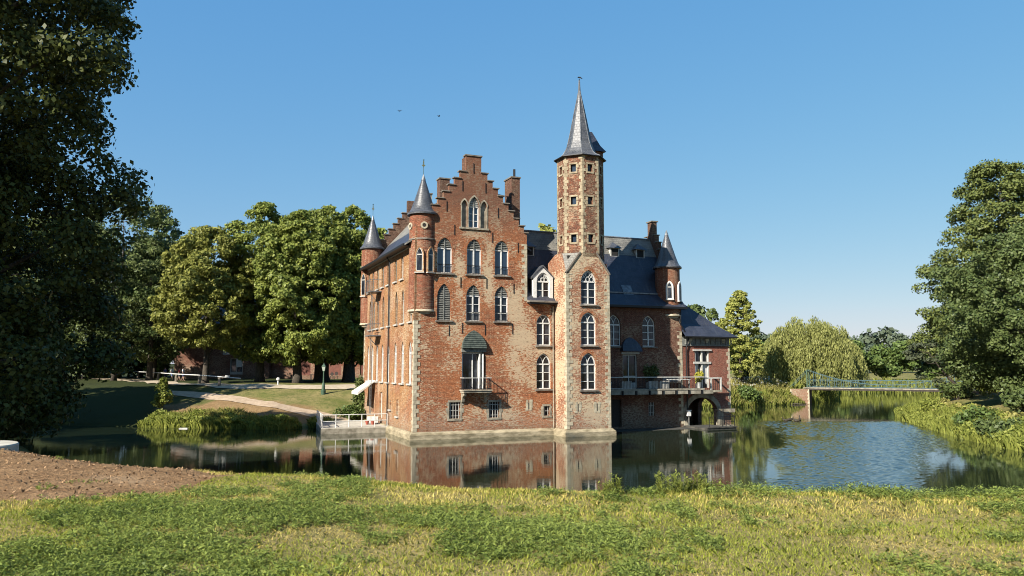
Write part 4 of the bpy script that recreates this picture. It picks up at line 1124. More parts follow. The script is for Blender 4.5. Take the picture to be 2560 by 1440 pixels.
cu.add([(cx - .6, .17, 5.25), (cx - .25, .17, 5.25), (cx - .45, .17, 4.4), (cx - .55, .17, 3.5), (cx - .6, .17, 3.4)], [(0, 1, 2, 3, 4)]); cu.build('curtain', M_CURT, o)
# annex balcony
ab_ = MB(); ab_.box(23.35, 25.4, -1.0, .0, 3.0, 3.16)
bo = ab_.build('balcony', M_STONE_D, castle)
b2 = MB(); b2.box(23.35, 25.4, -.98, -.86, 4.08, 4.18); b2.box(25.28, 25.4, -.86, 0, 4.08, 4.18)
for x in (23.4, 24.3, 25.25): b2.box(x, x + .13, -.98, -.86, 3.16, 4.08)
b2.build('balustrade', M_OFFW, bo)
b2 = MB()
for x in np.linspace(23.6, 25.2, 9): b2.box(x - .012, x + .012, -.93, -.91, 3.16, 4.08)
b2.build('railing', M_IRON, bo)
# terrace along the wing
te = MB(); te.box(14.52, 23.3, -1.55, 0, 3.22, 3.34)
to = te.build('terrace', M_CONCD, castle)
bm_ = MB(); 
for x in np.arange(14.6, 23.2, 1.2): bm_.box(x + .12, x + 1.12, -1.52, -1.36, 2.92, 3.21)
bm_.box(14.55, 23.3, -1.3, -.1, 3.05, 3.21)
bm_.build('edge_beam', M_CONCD, to)
bm_ = MB()
for x in np.arange(14.6, 23.4, 1.2): bm_.box(x, x + .1, -1.56, 0, 2.88, 3.21)
bm_.build('joist', M_IRON, to)
b2 = MB(); b2.box(14.52, 23.3, -1.54, -1.47, 4.20, 4.27); b2.box(14.52, 17, -1.53, -1.49, 3.4, 3.43); b2.build('handrail', M_OFFW, to)
b2 = MB()
for x in np.arange(14.6, 23.35, .13): b2.box(x - .008, x + .008, -1.515, -1.495, 3.34, 4.2)
b2.build('railing', M_IRON, to)
# terrace door with canopy
cx, wd, zb, zs, za = W['wd']
dd = MB(); dd.box(cx - .65, cx - .57, .1, .22, zb, zs); dd.box(cx + .57, cx + .65, .1, .22, zb, zs); dd.box(cx - .57, cx + .57, .12, .2, zs - .1, zs); dd.box(cx - .12, cx - .04, .1, .2, zb, zs - .1)
dd.box(cx - .57, cx + .57, .12, .2, 4.25, 4.33); dd.box(cx - .57, cx + .57, .12, .2, zb, zb + .4)
do_ = dd.build('terrace_door', M_OFFW, castle)
MB().box(cx - .57, cx + .57, .19, .21, zb, zs).build('pane', M_GLASS, do_)
MB().box(cx - .8, cx + .8, -.12, .1, 6.02, 6.2).build('lintel', M_OFFW, do_)
pa = arch(cx, 1.75, 6.22, 6.23, 7.35, 8)[1:]; m_ = len(pa)
cp = MB(); cp.add([(x, -.5 + .5 * (z - 6.22) / 1.13, z) for x, z in pa] + [(x, .02, z) for x, z in pa],
                  [(i, i + 1, m_ + i + 1, m_ + i) for i in range(m_ - 1)] + [((i, i + 1, m_ - 2 - i, m_ - 1 - i) if i + 1 < m_ - 2 - i else (i, i + 1, m_ - 1 - i)) for i in range(m_ // 2)])
cp.build('arched_canopy', M_SLATE, do_)
# quay in front of wing and annex
M_QUAY = noisy('wet_shaded_quay_stone', (.035, .033, .03), (.10, .095, .08), 2.2, .85, .4)  # wet stone, darkened further so the colour carries the quay's shade
MB().box(13.5, 22.2, -1.9, .0, -1.4, .24).build('quay', M_QUAY, castle); MB().box(22.2, 24.95, -3.2, .0, -1.4, .36).build('quay', M_QUAY, castle)
MB().box(24.95, 27.05, -.25, .0, -1.4, .3).build('quay', M_CONCD, castle)
MB().box(22.2, 25.0, -3.27, -3.05, .362, .44).build('quay_edge', M_QUAY, castle)
r_ = MB(); r_.tube([(24.88, -.1, 1.7), (24.88, -.9, 1.6), (24.88, -3.1, 1.25), (24.88, -3.1, .36)], .03, 5)
for i in range(16): r_.box(24.87, 24.89, -3.05 + .19 * i, -3.03 + .19 * i, .4, 1.25 + .025 * i)
for z in (.8, 1.2): r_.tube([(22.5, -3.1, z), (24.88, -3.1, z)], .018, 5)
for x in (22.5, 23.7): r_.tube([(x, -3.1, .36), (x, -3.1, 1.22)], .022, 5)
r_.build('quay_railing', M_IRON, castle)
#--CASTLE-END
POST = None

exec_rest = True
# ================================================================== castle surroundings
def W2(u, v, z=0.0): return MC @ Vector((u, v, z))

# landing stage
A_ = at_z(803, 1086); B_ = at_z(966, 1081); L_ = at_z(784, 1070)
root = empty('landing_stage', (A_.x, A_.y, 0), 'low grey landing stage with white railing beside the castle foot', 'landing stage')
Mi = Matrix.Translation((-A_.x, -A_.y, 0))
Bk = L_ + (B_ - A_) * 1.0
def deckpoly(z0, z1, g=0):
    P = [A_, B_ + (B_ - A_) * .02, Bk + Vector((1.0, 1.6, 0)), L_ + Vector((0, .6, 0))]
    return [(p.x, p.y, z0) for p in P] + [(p.x, p.y, z1) for p in P]
FB = [(0, 1, 2, 3), (4, 7, 6, 5), (0, 4, 5, 1), (1, 5, 6, 2), (2, 6, 7, 3), (3, 7, 4, 0)]
MB(Mi).add(deckpoly(-1, .38), FB).build('deck', M_CONCD, root)
MB(Mi).add([tuple(Vector(p) + Vector((0, 0, .08)) * (i < 4)) for i, p in enumerate(deckpoly(.30, .46))], FB).build('deck_top', M_CONC, root)
def rail_line(P, Q, n, z0, hgt, root, m, rr=.028):
    for i in range(n + 1):
        p = P.lerp(Q, i / n); MB(Mi).tube([(p.x, p.y, z0), (p.x, p.y, z0 + hgt)], rr, 6).build('post', m, root)
    for h in (hgt, hgt * .5):
        MB(Mi).tube([(P.x, P.y, z0 + h), (Q.x, Q.y, z0 + h)], rr, 6).build('rail', m, root)
ins = (L_ - A_).normalized() * .12 + (B_ - A_).normalized() * .1
rail_line(A_ + ins, B_ + ins * .6, 5, .46, .95, root, M_WHITE, .034)
rail_line(A_ + ins, L_ + Vector((.15, .4, 0)), 6, .46, .95, root, M_WHITE, .034)
# white planter on the stage
p = at_z(921, 1062, .46) + Vector((.2, .8, 0))
root = empty('planter_box', (p.x, p.y, .46), 'white slatted planter box standing on the landing stage', 'planter')
b = MB().box(-.45, .45, -.2, .2, .08, .12)
for i in range(9): b.box(-.45 + i * .1, -.45 + i * .1 + .075, -.2, -.17, .08, .62)
b.box(-.45, .43, -.165, .2, .12, .58); b.build('box', M_WHITE, root)
MB().box(-.42, -.36, -.18, .18, 0, .08).box(.36, .42, -.18, .18, 0, .08).build('foot', M_DARKW, root)
for i, (dx, lb) in enumerate(((-.35, 'small terracotta flower pot nearer the left end of the white planter'), (.1, 'small terracotta flower pot nearer the middle of the white planter'))):
    q = MB().lathe([(.0, 0), (.1, 0), (.15, .24), (.17, .24), (.17, .28), (.0, .27)], 12).build('flower_pot', M_TERRA); q.location = (p.x + dx, p.y - .55, .462)
    tag(q, lb, 'flower pot', 'flower pots on the landing stage')

def WW(u, v, z=0.0): return MC @ (WM @ Vector((u, v, z)))
# terrace furniture
def pot(u, v, z, r, h, lb, m=M_WHITE):
    q = MB().lathe([(.0, 0), (r * .75, 0), (r, h), (r * 1.08, h), (r * 1.08, h + .05), (r * .9, h + .05), (r * .88, h - .03), (0, h - .03)], 14).build('plant_pot', m)
    q.location = WW(u, v, z); q.rotation_euler = (0, 0, TH); tag(q, lb, 'plant pot', 'white pots and planters on the terrace'); return q
pot(14.95, -1.0, 3.345, .22, .5, 'grey white pot on the terrace nearest the tower')
pot(23.0, -1.2, 3.345, .2, .42, 'white pot holding the yellow leaved lemon bush on the terrace')
def planter(u, v, lb):
    b = MB().box(-.42, .42, -.18, .2, .05, .5)
    for i in range(8): b.box(-.42 + i * .108, -.42 + i * .108 + .075, -.22, -.185, .0, .62)
    q = b.build('planter_box', M_OFFW); q.location = WW(u, v, 3.345); q.rotation_euler = (0, 0, TH); tag(q, lb, 'planter', 'white pots and planters on the terrace')
planter(16.4, -1.0, 'white slatted planter on the terrace just left of the tall door')
planter(18.75, -1.0, 'white slatted planter on the terrace just right of the tall door')
planter(19.75, -1.0, 'white slatted planter on the terrace next to the garden table')
root = empty('garden_table', WW(21.2, -.8, 3.345), 'long white garden table on the terrace under the balcony wall', 'table', rz=TH)
MB().box(-1.1, 1.1, -.35, .35, .70, .75).build('tabletop', M_WHITE, root)
for sx_ in (-1, 1):
    for sy in (-1, 1): MB().box(sx_ * 1.0 - .03, sx_ * 1.0 + .03, sy * .3 - .03, sy * .3 + .03, 0, .70).build('leg', M_OFFW, root)
root = empty('garden_bench', WW(21.2, -.25, 3.345), 'white slatted garden bench behind the terrace table', 'bench', rz=TH)
MB().box(-.9, .9, -.1, .12, .42, .46).build('seat', M_OFFW, root); 
b = MB()
for z in (.55, .68, .81): b.box(-.9, .9, .13, .16, z, z + .09)
b.build('backrest', M_OFFW, root)
for sx_ in (-1, 1): MB().box(sx_ * .8 - .03, sx_ * .8 + .03, -.08, .12, 0, .42).build('leg', M_OFFW, root)
root = empty('lifebuoy_cabinet', WW(22.5, -.45, .36), 'white lifebuoy cabinet beside the water archway', 'cabinet', rz=TH)
MB().box(-.16, .16, -.1, .1, .8, 1.25).box(-.2, .2, -.14, .13, 1.25, 1.3).build('cabinet_box', M_WHITE, root); MB().box(-.03, .03, -.03, .03, 0, .8).build('post', M_GREYW, root)

# ------------------------------------------------------------------ foliage tools
def kites(C, size, rng, up=.3, elong=1.7, nrm=None, spread=1.0):
    n = len(C)
    d = rng.normal(size=(n, 3)); 
    if nrm is not None: d = d * spread + nrm * 1.3
    d[:, 2] += up; d /= np.linalg.norm(d, axis=1)[:, None]       # leaf plane normal
    t = rng.normal(size=(n, 3)); a = np.cross(d, t); a /= np.linalg.norm(a, axis=1)[:, None]; b_ = np.cross(d, a)
    s = size * rng.uniform(.6, 1.35, (n, 1))
    a = a * s * elong / 2; b_ = b_ * s / 2
    V = np.empty((n, 4, 3)); V[:, 0] = C - a; V[:, 1] = C + b_ - a * .1; V[:, 2] = C + a; V[:, 3] = C - b_ - a * .1
    return V.reshape(-1, 3)
def rad_at(prof, zf): 
    zs = [p[0] for p in prof]; rs = [p[1] for p in prof]; return np.interp(zf, zs, rs)
def tree(name, base, H, prof, label, mat_l, n_clump=110, cr=1.0, per=170, ls=.3, seed=1, trunk_r=.35, lean=(0, 0), group=None, cat='tree', flat=.75, trunk_m=None, limbs=16, inner=.12, up=.35, z0=None, elong=1.5, lobes=0):
    rng = np.random.default_rng(seed)
    root = empty(name, base, label, cat, group)
    zf = []
    while len(zf) < n_clump:
        z = rng.uniform(0, 1)
        if rng.uniform() < rad_at(prof, z) / max(p[1] for p in prof) + .1 and z >= prof[0][0]: zf.append(z)
    zf = np.array(zf); th = rng.uniform(0, 2 * math.pi, n_clump)
    Rm = rad_at(prof, zf) * (1 + .16 * np.sin(th * 3 + zf * 9 + seed) + .10 * np.sin(th * 5 - zf * 17 + seed * 2))
    rr = np.maximum(Rm - cr * .8, .05) * np.where(rng.uniform(size=n_clump) < inner, rng.uniform(.2, .7, n_clump), rng.uniform(.78, 1.04, n_clump))
    cz = zf * H
    cz = np.minimum(cz, H - cr * .6)
    Cc = np.stack([rr * np.cos(th) + lean[0] * zf, rr * np.sin(th) + lean[1] * zf, cz], -1)
    crs = cr * rng.uniform(.6, 1.3, n_clump)
    cnt = (per * (crs / cr) ** 2).astype(int)
    idx = np.repeat(np.arange(n_clump), cnt); n = len(idx)
    u = rng.normal(size=(n, 3)); u /= np.linalg.norm(u, axis=1)[:, None]
    rad = crs[idx] * rng.uniform(.35, 1.05, n) ** .55
    axd = Cc - np.stack([lean[0] * zf, lean[1] * zf, cz * .8], -1); axd /= (np.linalg.norm(axd, axis=1)[:, None] + 1e-6)
    u = u + axd[idx] * .35 + np.array([0, 0, .15]); u /= np.linalg.norm(u, axis=1)[:, None]
    P = Cc[idx] + u * rad[:, None] * np.array([1, 1, flat])
    P += rng.normal(size=P.shape) * cr * .09
    np_mesh('crown', kites(P, ls, rng, up, elong, nrm=u, spread=.9), 4, mat_l, root)
    b = MB(); zt_ = H * .86
    tp = [(lean[0] * t + .15 * math.sin(seed + t * 5), lean[1] * t + .15 * math.cos(seed * 2 + t * 4), zt_ * t) for t in (0, .04, .15, .35, .6, .85, 1)]
    tp[0] = (tp[0][0], tp[0][1], -.3)
    b.tube(tp, [trunk_r * q for q in (1.55, 1.15, .95, .75, .5, .25, .08)], 9)
    for i in rng.choice(n_clump, min(limbs, n_clump), replace=False):
        c = Cc[i]; zs = max(c[2] - rng.uniform(.15, .32) * H * .5, H * .1) ; t = min(zs / zt_, .95)
        s = Vector((lean[0] * t, lean[1] * t, zs)); e_ = Vector(c); m1 = s.lerp(e_, .45) + Vector((0, 0, -.03 * H * rng.uniform(-.5, 1)))
        b.tube([s, m1, e_], [trunk_r * .34 * (1 - t * .6), trunk_r * .2 * (1 - t * .5), trunk_r * .06], 5)
    b.build('trunk', trunk_m or M_BARK, root, smooth=True)
    return root
def bush(name, base, rx, ry, h, label, mat_l, n=1500, ls=.16, seed=1, group=None, cat='shrub', kind=None, up=.3):
    rng = np.random.default_rng(seed)
    nc = 14; th = rng.uniform(0, 6.28, nc); r = np.sqrt(rng.uniform(0, 1, nc)) * .7
    C = np.stack([r * np.cos(th) * rx, r * np.sin(th) * ry, rng.uniform(.25, .72, nc) * h], -1)
    idx = rng.integers(0, nc, n); u = rng.normal(size=(n, 3)); u /= np.linalg.norm(u, axis=1)[:, None]
    P = C[idx] + u * np.array([rx * .42, ry * .42, h * .33]) * rng.uniform(.5, 1.05, (n, 1)); P[:, 2] = np.maximum(P[:, 2], .02)
    root = empty(name, base, label, cat, group)
    np_mesh('foliage', kites(P, ls, rng, up, 1.6, nrm=u), 4, mat_l, root)
    b = MB()
    for c in C[:8]: b.tube([(c[0] * .2, c[1] * .2, -.1), (c[0] * .6, c[1] * .6, c[2] * .6), tuple(c)], [.04, .03, .01], 4)
    b.build('stem', M_BARK, root)
    return root
def GB(px, y):      # ground point under photo column px at distance y
    x = (px - 1280) / 1933 * y; return Vector((x, y, hz(x, y) - .05))
def ztop(py, y): return 5 + (918 - py) / 1933 * y * (1.0)
LIMEP = [(.12, .45), (.2, .85), (.35, 1.0), (.55, 1.0), (.75, .85), (.9, .55), (1.0, .15)]
def P_(prof, r): return [(a, b_ * r) for a, b_ in prof]
def place_tree(name, px, y, py_top, r, label, m, prof=LIMEP, **kw):
    bse = GB(px, y); H = ztop(py_top, y) - bse.z
    return tree(name, bse, H, P_(prof, r), label, m, **kw)

# big dark tree at the left edge of the picture
WIDE = [(.02, .45), (.10, .72), (.25, .82), (.45, .84), (.6, .9), (.75, 1.0), (.9, .9), (1.0, .5)]
bse = Vector((-19.2, 25, hz(-19.2, 25) - .1))
tree('maple_tree', bse, 20.5, P_([(.02, .62), (.10, .78), (.25, .76), (.45, .76), (.6, .82), (.8, .84), (.92, .82), (1.0, .5)], 7.0), 'huge dark maple filling the left edge of the picture', M_MAPLE, n_clump=560, cr=.95, per=360, ls=.115, seed=3, trunk_r=.55, limbs=60, inner=.3, flat=.6, up=.1)
tree('maple_tree', Vector((-34, 9, 3.3)), 25, P_(WIDE, 8.5), 'tall maple standing outside the left edge and shading the huge one', M_MAPLE, n_clump=150, cr=1.9, per=90, ls=.55, seed=4, trunk_r=.55, limbs=10, inner=.3)
tree('maple_tree', Vector((-53, 55, 2.5)), 17, P_(WIDE, 7.5), 'round maple on the shaded left shore beyond the picture edge', M_MAPLE, n_clump=110, cr=1.8, per=90, ls=.5, seed=5, trunk_r=.45, limbs=10, inner=.3)
tree('maple_tree', Vector((-41, 38, 3.0)), 21, P_(WIDE, 7.0), 'maple behind the huge one on the left shore', M_MAPLE, n_clump=110, cr=1.8, per=110, ls=.45, seed=6, trunk_r=.45, limbs=10, inner=.3)
tree('maple_tree', Vector((-42.5, 63.5, 1.0)), 16, P_(WIDE, 6.5), 'dark maple rooted low on the shaded left shore', M_MAPLE, n_clump=150, cr=1.3, per=130, ls=.32, seed=7, trunk_r=.4, limbs=10, inner=.3)
# dark understorey at the left shore
for i, (x, y, r, h) in enumerate([(-31.5, 47, 2.6, 3.4), (-35, 51, 3.0, 4.0), (-39, 56, 3.2, 5), (-30, 41, 2.5, 3.6)]):
    bush('shore_shrub', Vector((x, y, hz(x, y) - .1)), r, r, h, ['dark shrub on the shaded left shore closest to the round slab', 'dark shrub in the shade behind the water, second along the left shore', 'tall dark shrub at the far corner of the shaded left shore', 'dark shrub under the huge maple'][i], M_MAPLE, 2600, .26, 60 + i, 'dark shrubs on the left shore')

GR = 'tall trees behind the left bank'
place_tree('locust_tree', 290, 96, 470, 8.0, 'feathery mid green tree right beside the huge dark maple', M_LOCUST, n_clump=330, cr=.9, per=130, ls=.19, seed=11, trunk_r=.3, group=GR, flat=.6, limbs=30)
place_tree('locust_tree', 385, 108, 515, 5, 'dark narrow tree behind the feathery one, near the barrier rail', M_OAK, n_clump=110, cr=1.1, per=150, ls=.32, seed=12, trunk_r=.3, group=GR)
place_tree('lime_tree', 512, 84, 563, 5.3, 'yellowish rounded lime tree in front of the brick house left gable', M_LIMEY, prof=[(.24, .4), (.32, .85), (.45, 1.0), (.6, 1.0), (.78, .85), (.9, .55), (1.0, .15)], n_clump=357, cr=0.74, per=136, ls=0.22, seed=13, trunk_r=.33, group=GR)
place_tree('lime_tree', 648, 88, 497, 4.8, 'tallest lime tree with a knobbly top in front of the brick house', M_LIME, n_clump=357, cr=0.70, per=136, ls=0.22, seed=14, trunk_r=.45, group=GR)
place_tree('lime_tree', 742, 86, 524, 4.9, 'broad lime tree hanging low over the lawn', M_LIME, n_clump=441, cr=0.70, per=136, ls=0.22, seed=15, trunk_r=.45, group=GR)
place_tree('lime_tree', 805, 90, 508, 5.2, 'lime tree with the thick trunk behind the lamp post', M_LIME, n_clump=441, cr=0.74, per=136, ls=0.22, seed=16, trunk_r=.75, group=GR)
place_tree('lime_tree', 876, 91, 510, 4.3, 'lime tree with round top closest to the castle', M_LIME, n_clump=378, cr=0.74, per=128, ls=0.22, seed=17, trunk_r=.65, group=GR)
place_tree('lime_tree', 940, 104, 570, 5.0, 'lime tree half hidden behind the far corner turret', M_LIME, n_clump=252, cr=0.86, per=104, ls=0.27, seed=18, trunk_r=.5, group=GR)
DK = 'dark trees filling the wood behind the left bank'
for i, (px, y, top, r) in enumerate([(30, 105, 560, 7), (130, 112, 520, 7), (200, 108, 560, 6.5), (350, 118, 620, 6), (450, 122, 640, 6.5), (575, 126, 640, 6.5), (690, 130, 620, 7), (830, 132, 610, 7), (372, 97, 600, 5.2)]):
    lb = ['dark tree in the wood, first from the left edge', 'dark tree in the wood, second from the left edge', 'dark bushy tree behind the notice board', 'dark tree in the gap left of the yellowish lime', 'dark tree behind the yellowish lime', 'dark tree behind the roof of the brick house', 'dark tree behind the tallest lime', 'dark tree behind the thick trunked lime', 'dark tree between the feathery tree and the yellowish lime'][i]
    place_tree('wood_tree', px, y, top, r, lb, M_OAK, prof=[(.03 if i < 8 else .16, .6), (.25, .95), (.5, 1), (.8, .8), (1, .3)], n_clump=85 if i < 8 else 230, cr=1.6 if i < 8 else .95, per=110, ls=.5 if i < 8 else .26, seed=30 + i, trunk_r=.35, group=DK, limbs=6)
# right hand trees
place_tree('young_tree', 1850, 106, 722, 3.4, 'slim pale green young tree just right of the castle', M_YOUNG, prof=[(.12, .35), (.2, .85), (.35, .95), (.55, .95), (.75, .7), (.9, .38), (1, .1)], n_clump=230, cr=.5, per=80, ls=.2, seed=51, trunk_r=.3, limbs=16, flat=.6)
# background woods
def wood(name, label, pts, hgt, n, ls, m, seed, cr=2.2, kind='stuff'):
    rng = np.random.default_rng(seed); pts = [Vector((p[0], p[1], 0)) for p in pts]
    L = [0]; 
    for a, b_ in zip(pts[:-1], pts[1:]): L.append(L[-1] + (b_ - a).length)
    nc = int(L[-1] * 1.3); s = rng.uniform(0, L[-1], nc)
    cx_ = np.interp(s, L, [p.x for p in pts]) + rng.normal(size=nc) * 1.6; cy_ = np.interp(s, L, [p.y for p in pts]) + rng.normal(size=nc) * 1.6
    hh = hgt * (.72 + .4 * vnoise(s * .12, s * 0 + 1, seed))
    cz_ = rng.uniform(.08, .92, nc) ** .8 * hh
    Cc = np.stack([cx_, cy_, height(cx_, cy_) + cz_ - .3], -1)
    idx = rng.integers(0, nc, n); u = rng.normal(size=(n, 3)); u /= np.linalg.norm(u, axis=1)[:, None]
    P = Cc[idx] + u * cr * rng.uniform(.4, 1.0, (n, 1)) * np.array([1, 1, .7])
    o = np_mesh(name, kites(P, ls, rng, .3, 1.5, nrm=u), 4, m); tag(o, label, 'trees', kind=kind); return o
wood('hedge', 'dark green mass of shrubs on the far shore behind the bridge', [(52, 150), (62, 157), (76, 160), (95, 163), (125, 160)], 8.4, 60000, .42, M_HEDGE, 71)
wood('hedge', 'dark undergrowth between the castle and the willow', [(30, 122), (36, 128), (42, 134), (50, 142)], 9.0, 11000, .45, M_HEDGE, 72)
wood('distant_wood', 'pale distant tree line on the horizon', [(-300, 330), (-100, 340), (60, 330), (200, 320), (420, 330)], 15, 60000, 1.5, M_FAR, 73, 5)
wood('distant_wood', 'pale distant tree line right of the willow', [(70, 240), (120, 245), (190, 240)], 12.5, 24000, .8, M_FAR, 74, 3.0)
# trees peeping over the roofs
place_tree('garden_tree', 1366, 118, 556, 4.0, 'tree whose tip shows over the roof between gable and spire tower', M_YOUNG, n_clump=60, cr=1.3, per=90, ls=.5, seed=75, trunk_r=.4, limbs=6)
place_tree('garden_tree', 1742, 125, 768, 5.5, 'tree peeping out over the annex roof', M_OAK, n_clump=70, cr=1.3, per=110, ls=.45, seed=76, trunk_r=.35, limbs=6)

# right bank trees
OAKP = [(.05, .5), (.14, .8), (.3, 1), (.5, .98), (.7, .82), (.88, .5), (1, .15)]
b_ = Vector((43.6, 62, hz(43.6, 62)))
tree('oak_tree', b_, 14.6, P_(OAKP, 8.2), 'big dark oak leaning over the right bank, nearest the right edge', M_OAK, n_clump=600, cr=.85, per=230, ls=.16, seed=81, trunk_r=.5, limbs=30, inner=.1)
b_ = Vector((50.5, 78, hz(50.5, 78)))
tree('conifer_tree', b_, 23.8, P_([(.15, .8), (.24, 1), (.45, .82), (.6, .66), (.75, .54), (.9, .44), (1, .2)], 9.4), 'tall layered conifer rising behind the dark oak on the right', M_CON, n_clump=520, cr=1.1, per=190, ls=.19, seed=82, trunk_r=.45, flat=.5, up=.7, limbs=30)
tree('conifer_tree', Vector((60, 84, 2.3)), 23, P_([(.1, 1.0), (.45, .8), (.75, .5), (1, .12)], 8), 'conifer cut off by the right edge behind the layered one', M_CON, n_clump=100, cr=1.3, per=130, ls=.35, seed=83, trunk_r=.45, flat=.4, up=.8)
# low cedar sprays hanging in front of the bridge
b_ = Vector((46.4, 79, hz(46.4, 79)))
tree('cedar_tree', b_, 5.6, [(.1, 2.2), (.35, 3.4), (.6, 3.2), (.85, 2.6), (1, 1.2)], 'low spreading cedar with drooping sprays in front of the bridge', M_CEDAR, lean=(-4.2, 0), n_clump=42, cr=.7, per=150, ls=.17, seed=84, trunk_r=.18, flat=.3, up=.9, limbs=20)

# willow
def willow(px, y, top, r):
    base = GB(px, y); H = ztop(top, y) - base.z; rng = np.random.default_rng(91)
    root = empty('willow_tree', base, 'big round weeping willow behind the footbridge end', 'tree')
    nst = 1500; th = rng.uniform(0, 6.283, nst); q = rng.uniform(.02, 1, nst) ** .55
    lob = 1 + .10 * np.sin(th * 4 + 1) + .12 * np.sin(th * 9) * np.sin(q * 9)
    rx = q * r * lob
    zt_ = H * np.sqrt(np.clip(1 - (q * .97) ** 2.6, 0, 1)) * (.86 + .14 * rng.uniform(size=nst) + .10 * np.sin(th * 6 + q * 5) * np.sin(q * 11 + 1)) * .98
    zt_ = np.maximum(zt_, H * .30)
    ln = zt_ * rng.uniform(.35, .98, nst) * np.where(q > .6, 1, .45)
    Ps = []; 
    for i in range(nst):
        n = int(46 * ln[i] / H * 1.5) + 8; t = rng.uniform(0, 1, n)
        out = .55 * np.sin(np.minimum(t * 3, 1) * 1.57)
        x = (rx[i] + out) * math.cos(th[i]) + rng.normal(size=n) * .14; yy = (rx[i] + out) * math.sin(th[i]) + rng.normal(size=n) * .14
        Ps.append(np.stack([x, yy, zt_[i] - ln[i] * t + .25 * np.sin(t * 3.1)], -1))
    P = np.concatenate(Ps); n = len(P)
    a = np.stack([rng.normal(size=n) * .25, rng.normal(size=n) * .25, -np.ones(n)], -1); a /= np.linalg.norm(a, axis=1)[:, None]
    b2 = rng.normal(size=(n, 3)); b2 = np.cross(a, b2); b2 /= np.linalg.norm(b2, axis=1)[:, None]
    s = rng.uniform(.3, .6, (n, 1)); V = np.empty((n, 4, 3)); V[:, 0] = P - a * s / 2; V[:, 1] = P + b2 * .065; V[:, 2] = P + a * s / 2; V[:, 3] = P - b2 * .065
    np_mesh('crown', V.reshape(-1, 3), 4, M_WILLOW, root)
    b = MB(); b.tube([(0, 0, -.3), (.1, 0, 1), (.2, .1, 3), (0, 0, H * .6)], [.75, .55, .45, .2], 9)
    for k_ in range(14):
        t = k_ * 2.4; e = (math.cos(t) * r * .6, math.sin(t) * r * .6, H * .78); b.tube([(.1, .1, 2.6), (e[0] * .45, e[1] * .45, H * .6), e], [.28, .16, .05], 5)
    b.build('trunk', M_BARK, root)
willow(2024, 118, 798, 7.6)

# ------------------------------------------------------------------ reeds and bank plants
def blades(name, label, X_, Y_, hmin, hmax, wd, m, seed, lean=.35, cat='reeds', zoff=0.0):
    rng = np.random.default_rng(seed); n = len(X_)
    base = np.stack([X_, Y_, np.maximum(height(X_, Y_), -.1) + zoff - .02], -1)
    h = rng.uniform(hmin, hmax, n) * ((.6 + .75 * vnoise(X_ * .9, Y_ * .9, seed)) if hmax > .5 else 1); th = rng.uniform(0, 6.283, n); ln = h * rng.uniform(.1, 1, n) * lean
    d = np.stack([np.cos(th), np.sin(th), np.zeros(n)], -1); s = np.stack([-d[:, 1], d[:, 0], np.zeros(n)], -1) * (wd * rng.uniform(.6, 1.3, n))[:, None] / 2
    ph = rng.uniform(0, 6.283, n); s2 = np.stack([np.cos(ph), np.sin(ph), np.zeros(n)], -1) * (wd / 2); s = s * .3 + s2
    mid = base + d * (ln * .3)[:, None]; mid[:, 2] += h * .6
    tip = base + d * ln[:, None]; tip[:, 2] += h * rng.uniform(.8, 1, n)
    V = np.empty((n, 5, 3)); V[:, 0] = base - s; V[:, 1] = base + s; V[:, 2] = mid + s * .8; V[:, 3] = tip; V[:, 4] = mid - s * .8
    o = np_mesh(name, V.reshape(-1, 3), 5, m); tag(o, label, cat, kind='stuff'); return o
def along(pts, n, d0, d1, rng, clump=0.0):
    pts = np.array(pts, float); seg = np.hypot(*(pts[1:] - pts[:-1]).T); L = np.concatenate([[0], np.cumsum(seg)])
    s = rng.uniform(0, L[-1], n)
    if clump: keep = vnoise(s * 1.1, s * 0, 5) > clump; s = s[keep]
    x = np.interp(s, L, pts[:, 0]); y = np.interp(s, L, pts[:, 1])
    i = np.clip(np.searchsorted(L, s) - 1, 0, len(seg) - 1); t = (pts[i + 1] - pts[i]) / seg[i][:, None]
    o = rng.uniform(d0, d1, len(s)); return x - t[:, 1] * o, y + t[:, 0] * o
rng = np.random.default_rng(5)
# left bank reeds (line runs left->right, offset to the land side)
x_, y_ = along([(-31.2, 65.2), (-27.8, 64.4), (-22, 63.2), (-18.6, 62.8), (-17.4, 64.2)], 16000, -.2, 1.3, rng)
hh = .75
blades('reeds', 'lush green reeds along the left bank of the moat', x_, y_, .25, .95, .10, M_REED, 101, .6)
x_, y_ = along([(-27.8, 65), (-22, 63.8)], 5000, .3, 1.9, rng)
blades('reeds', 'yellow green tall herbs behind the left bank reeds', x_, y_, .45, 1.1, .10, M_REEDY, 102, .8)
x_, y_ = along([(-16.8, 64.6), (-15.1, 64.9)], 1700, -.2, 1.3, rng)
blades('reeds', 'green reed clump beside the white landing stage', x_, y_, .5, 1.3, .10, M_REED, 103, .8)
# right bank
RB = [(50, 92), (44, 86), (39.6, 80.2), (36.8, 73), (34.9, 66.6), (33.4, 61), (31.8, 55.4), (30.8, 50), (30.3, 45.5), (31.5, 40)]
x_, y_ = along(RB, 42000, -.15, 2.6, rng)
blades('reeds', 'bright green reeds along the right bank', x_, y_, .2, .85, .085, M_REED, 104, .5)
x_, y_ = along(RB, 26000, 1.2, 3.8, rng)
blades('tall_grass', 'yellow green tall grass behind the right bank reeds', x_, y_, .15, .6, .08, M_REEDY, 105, .7, 'grass')
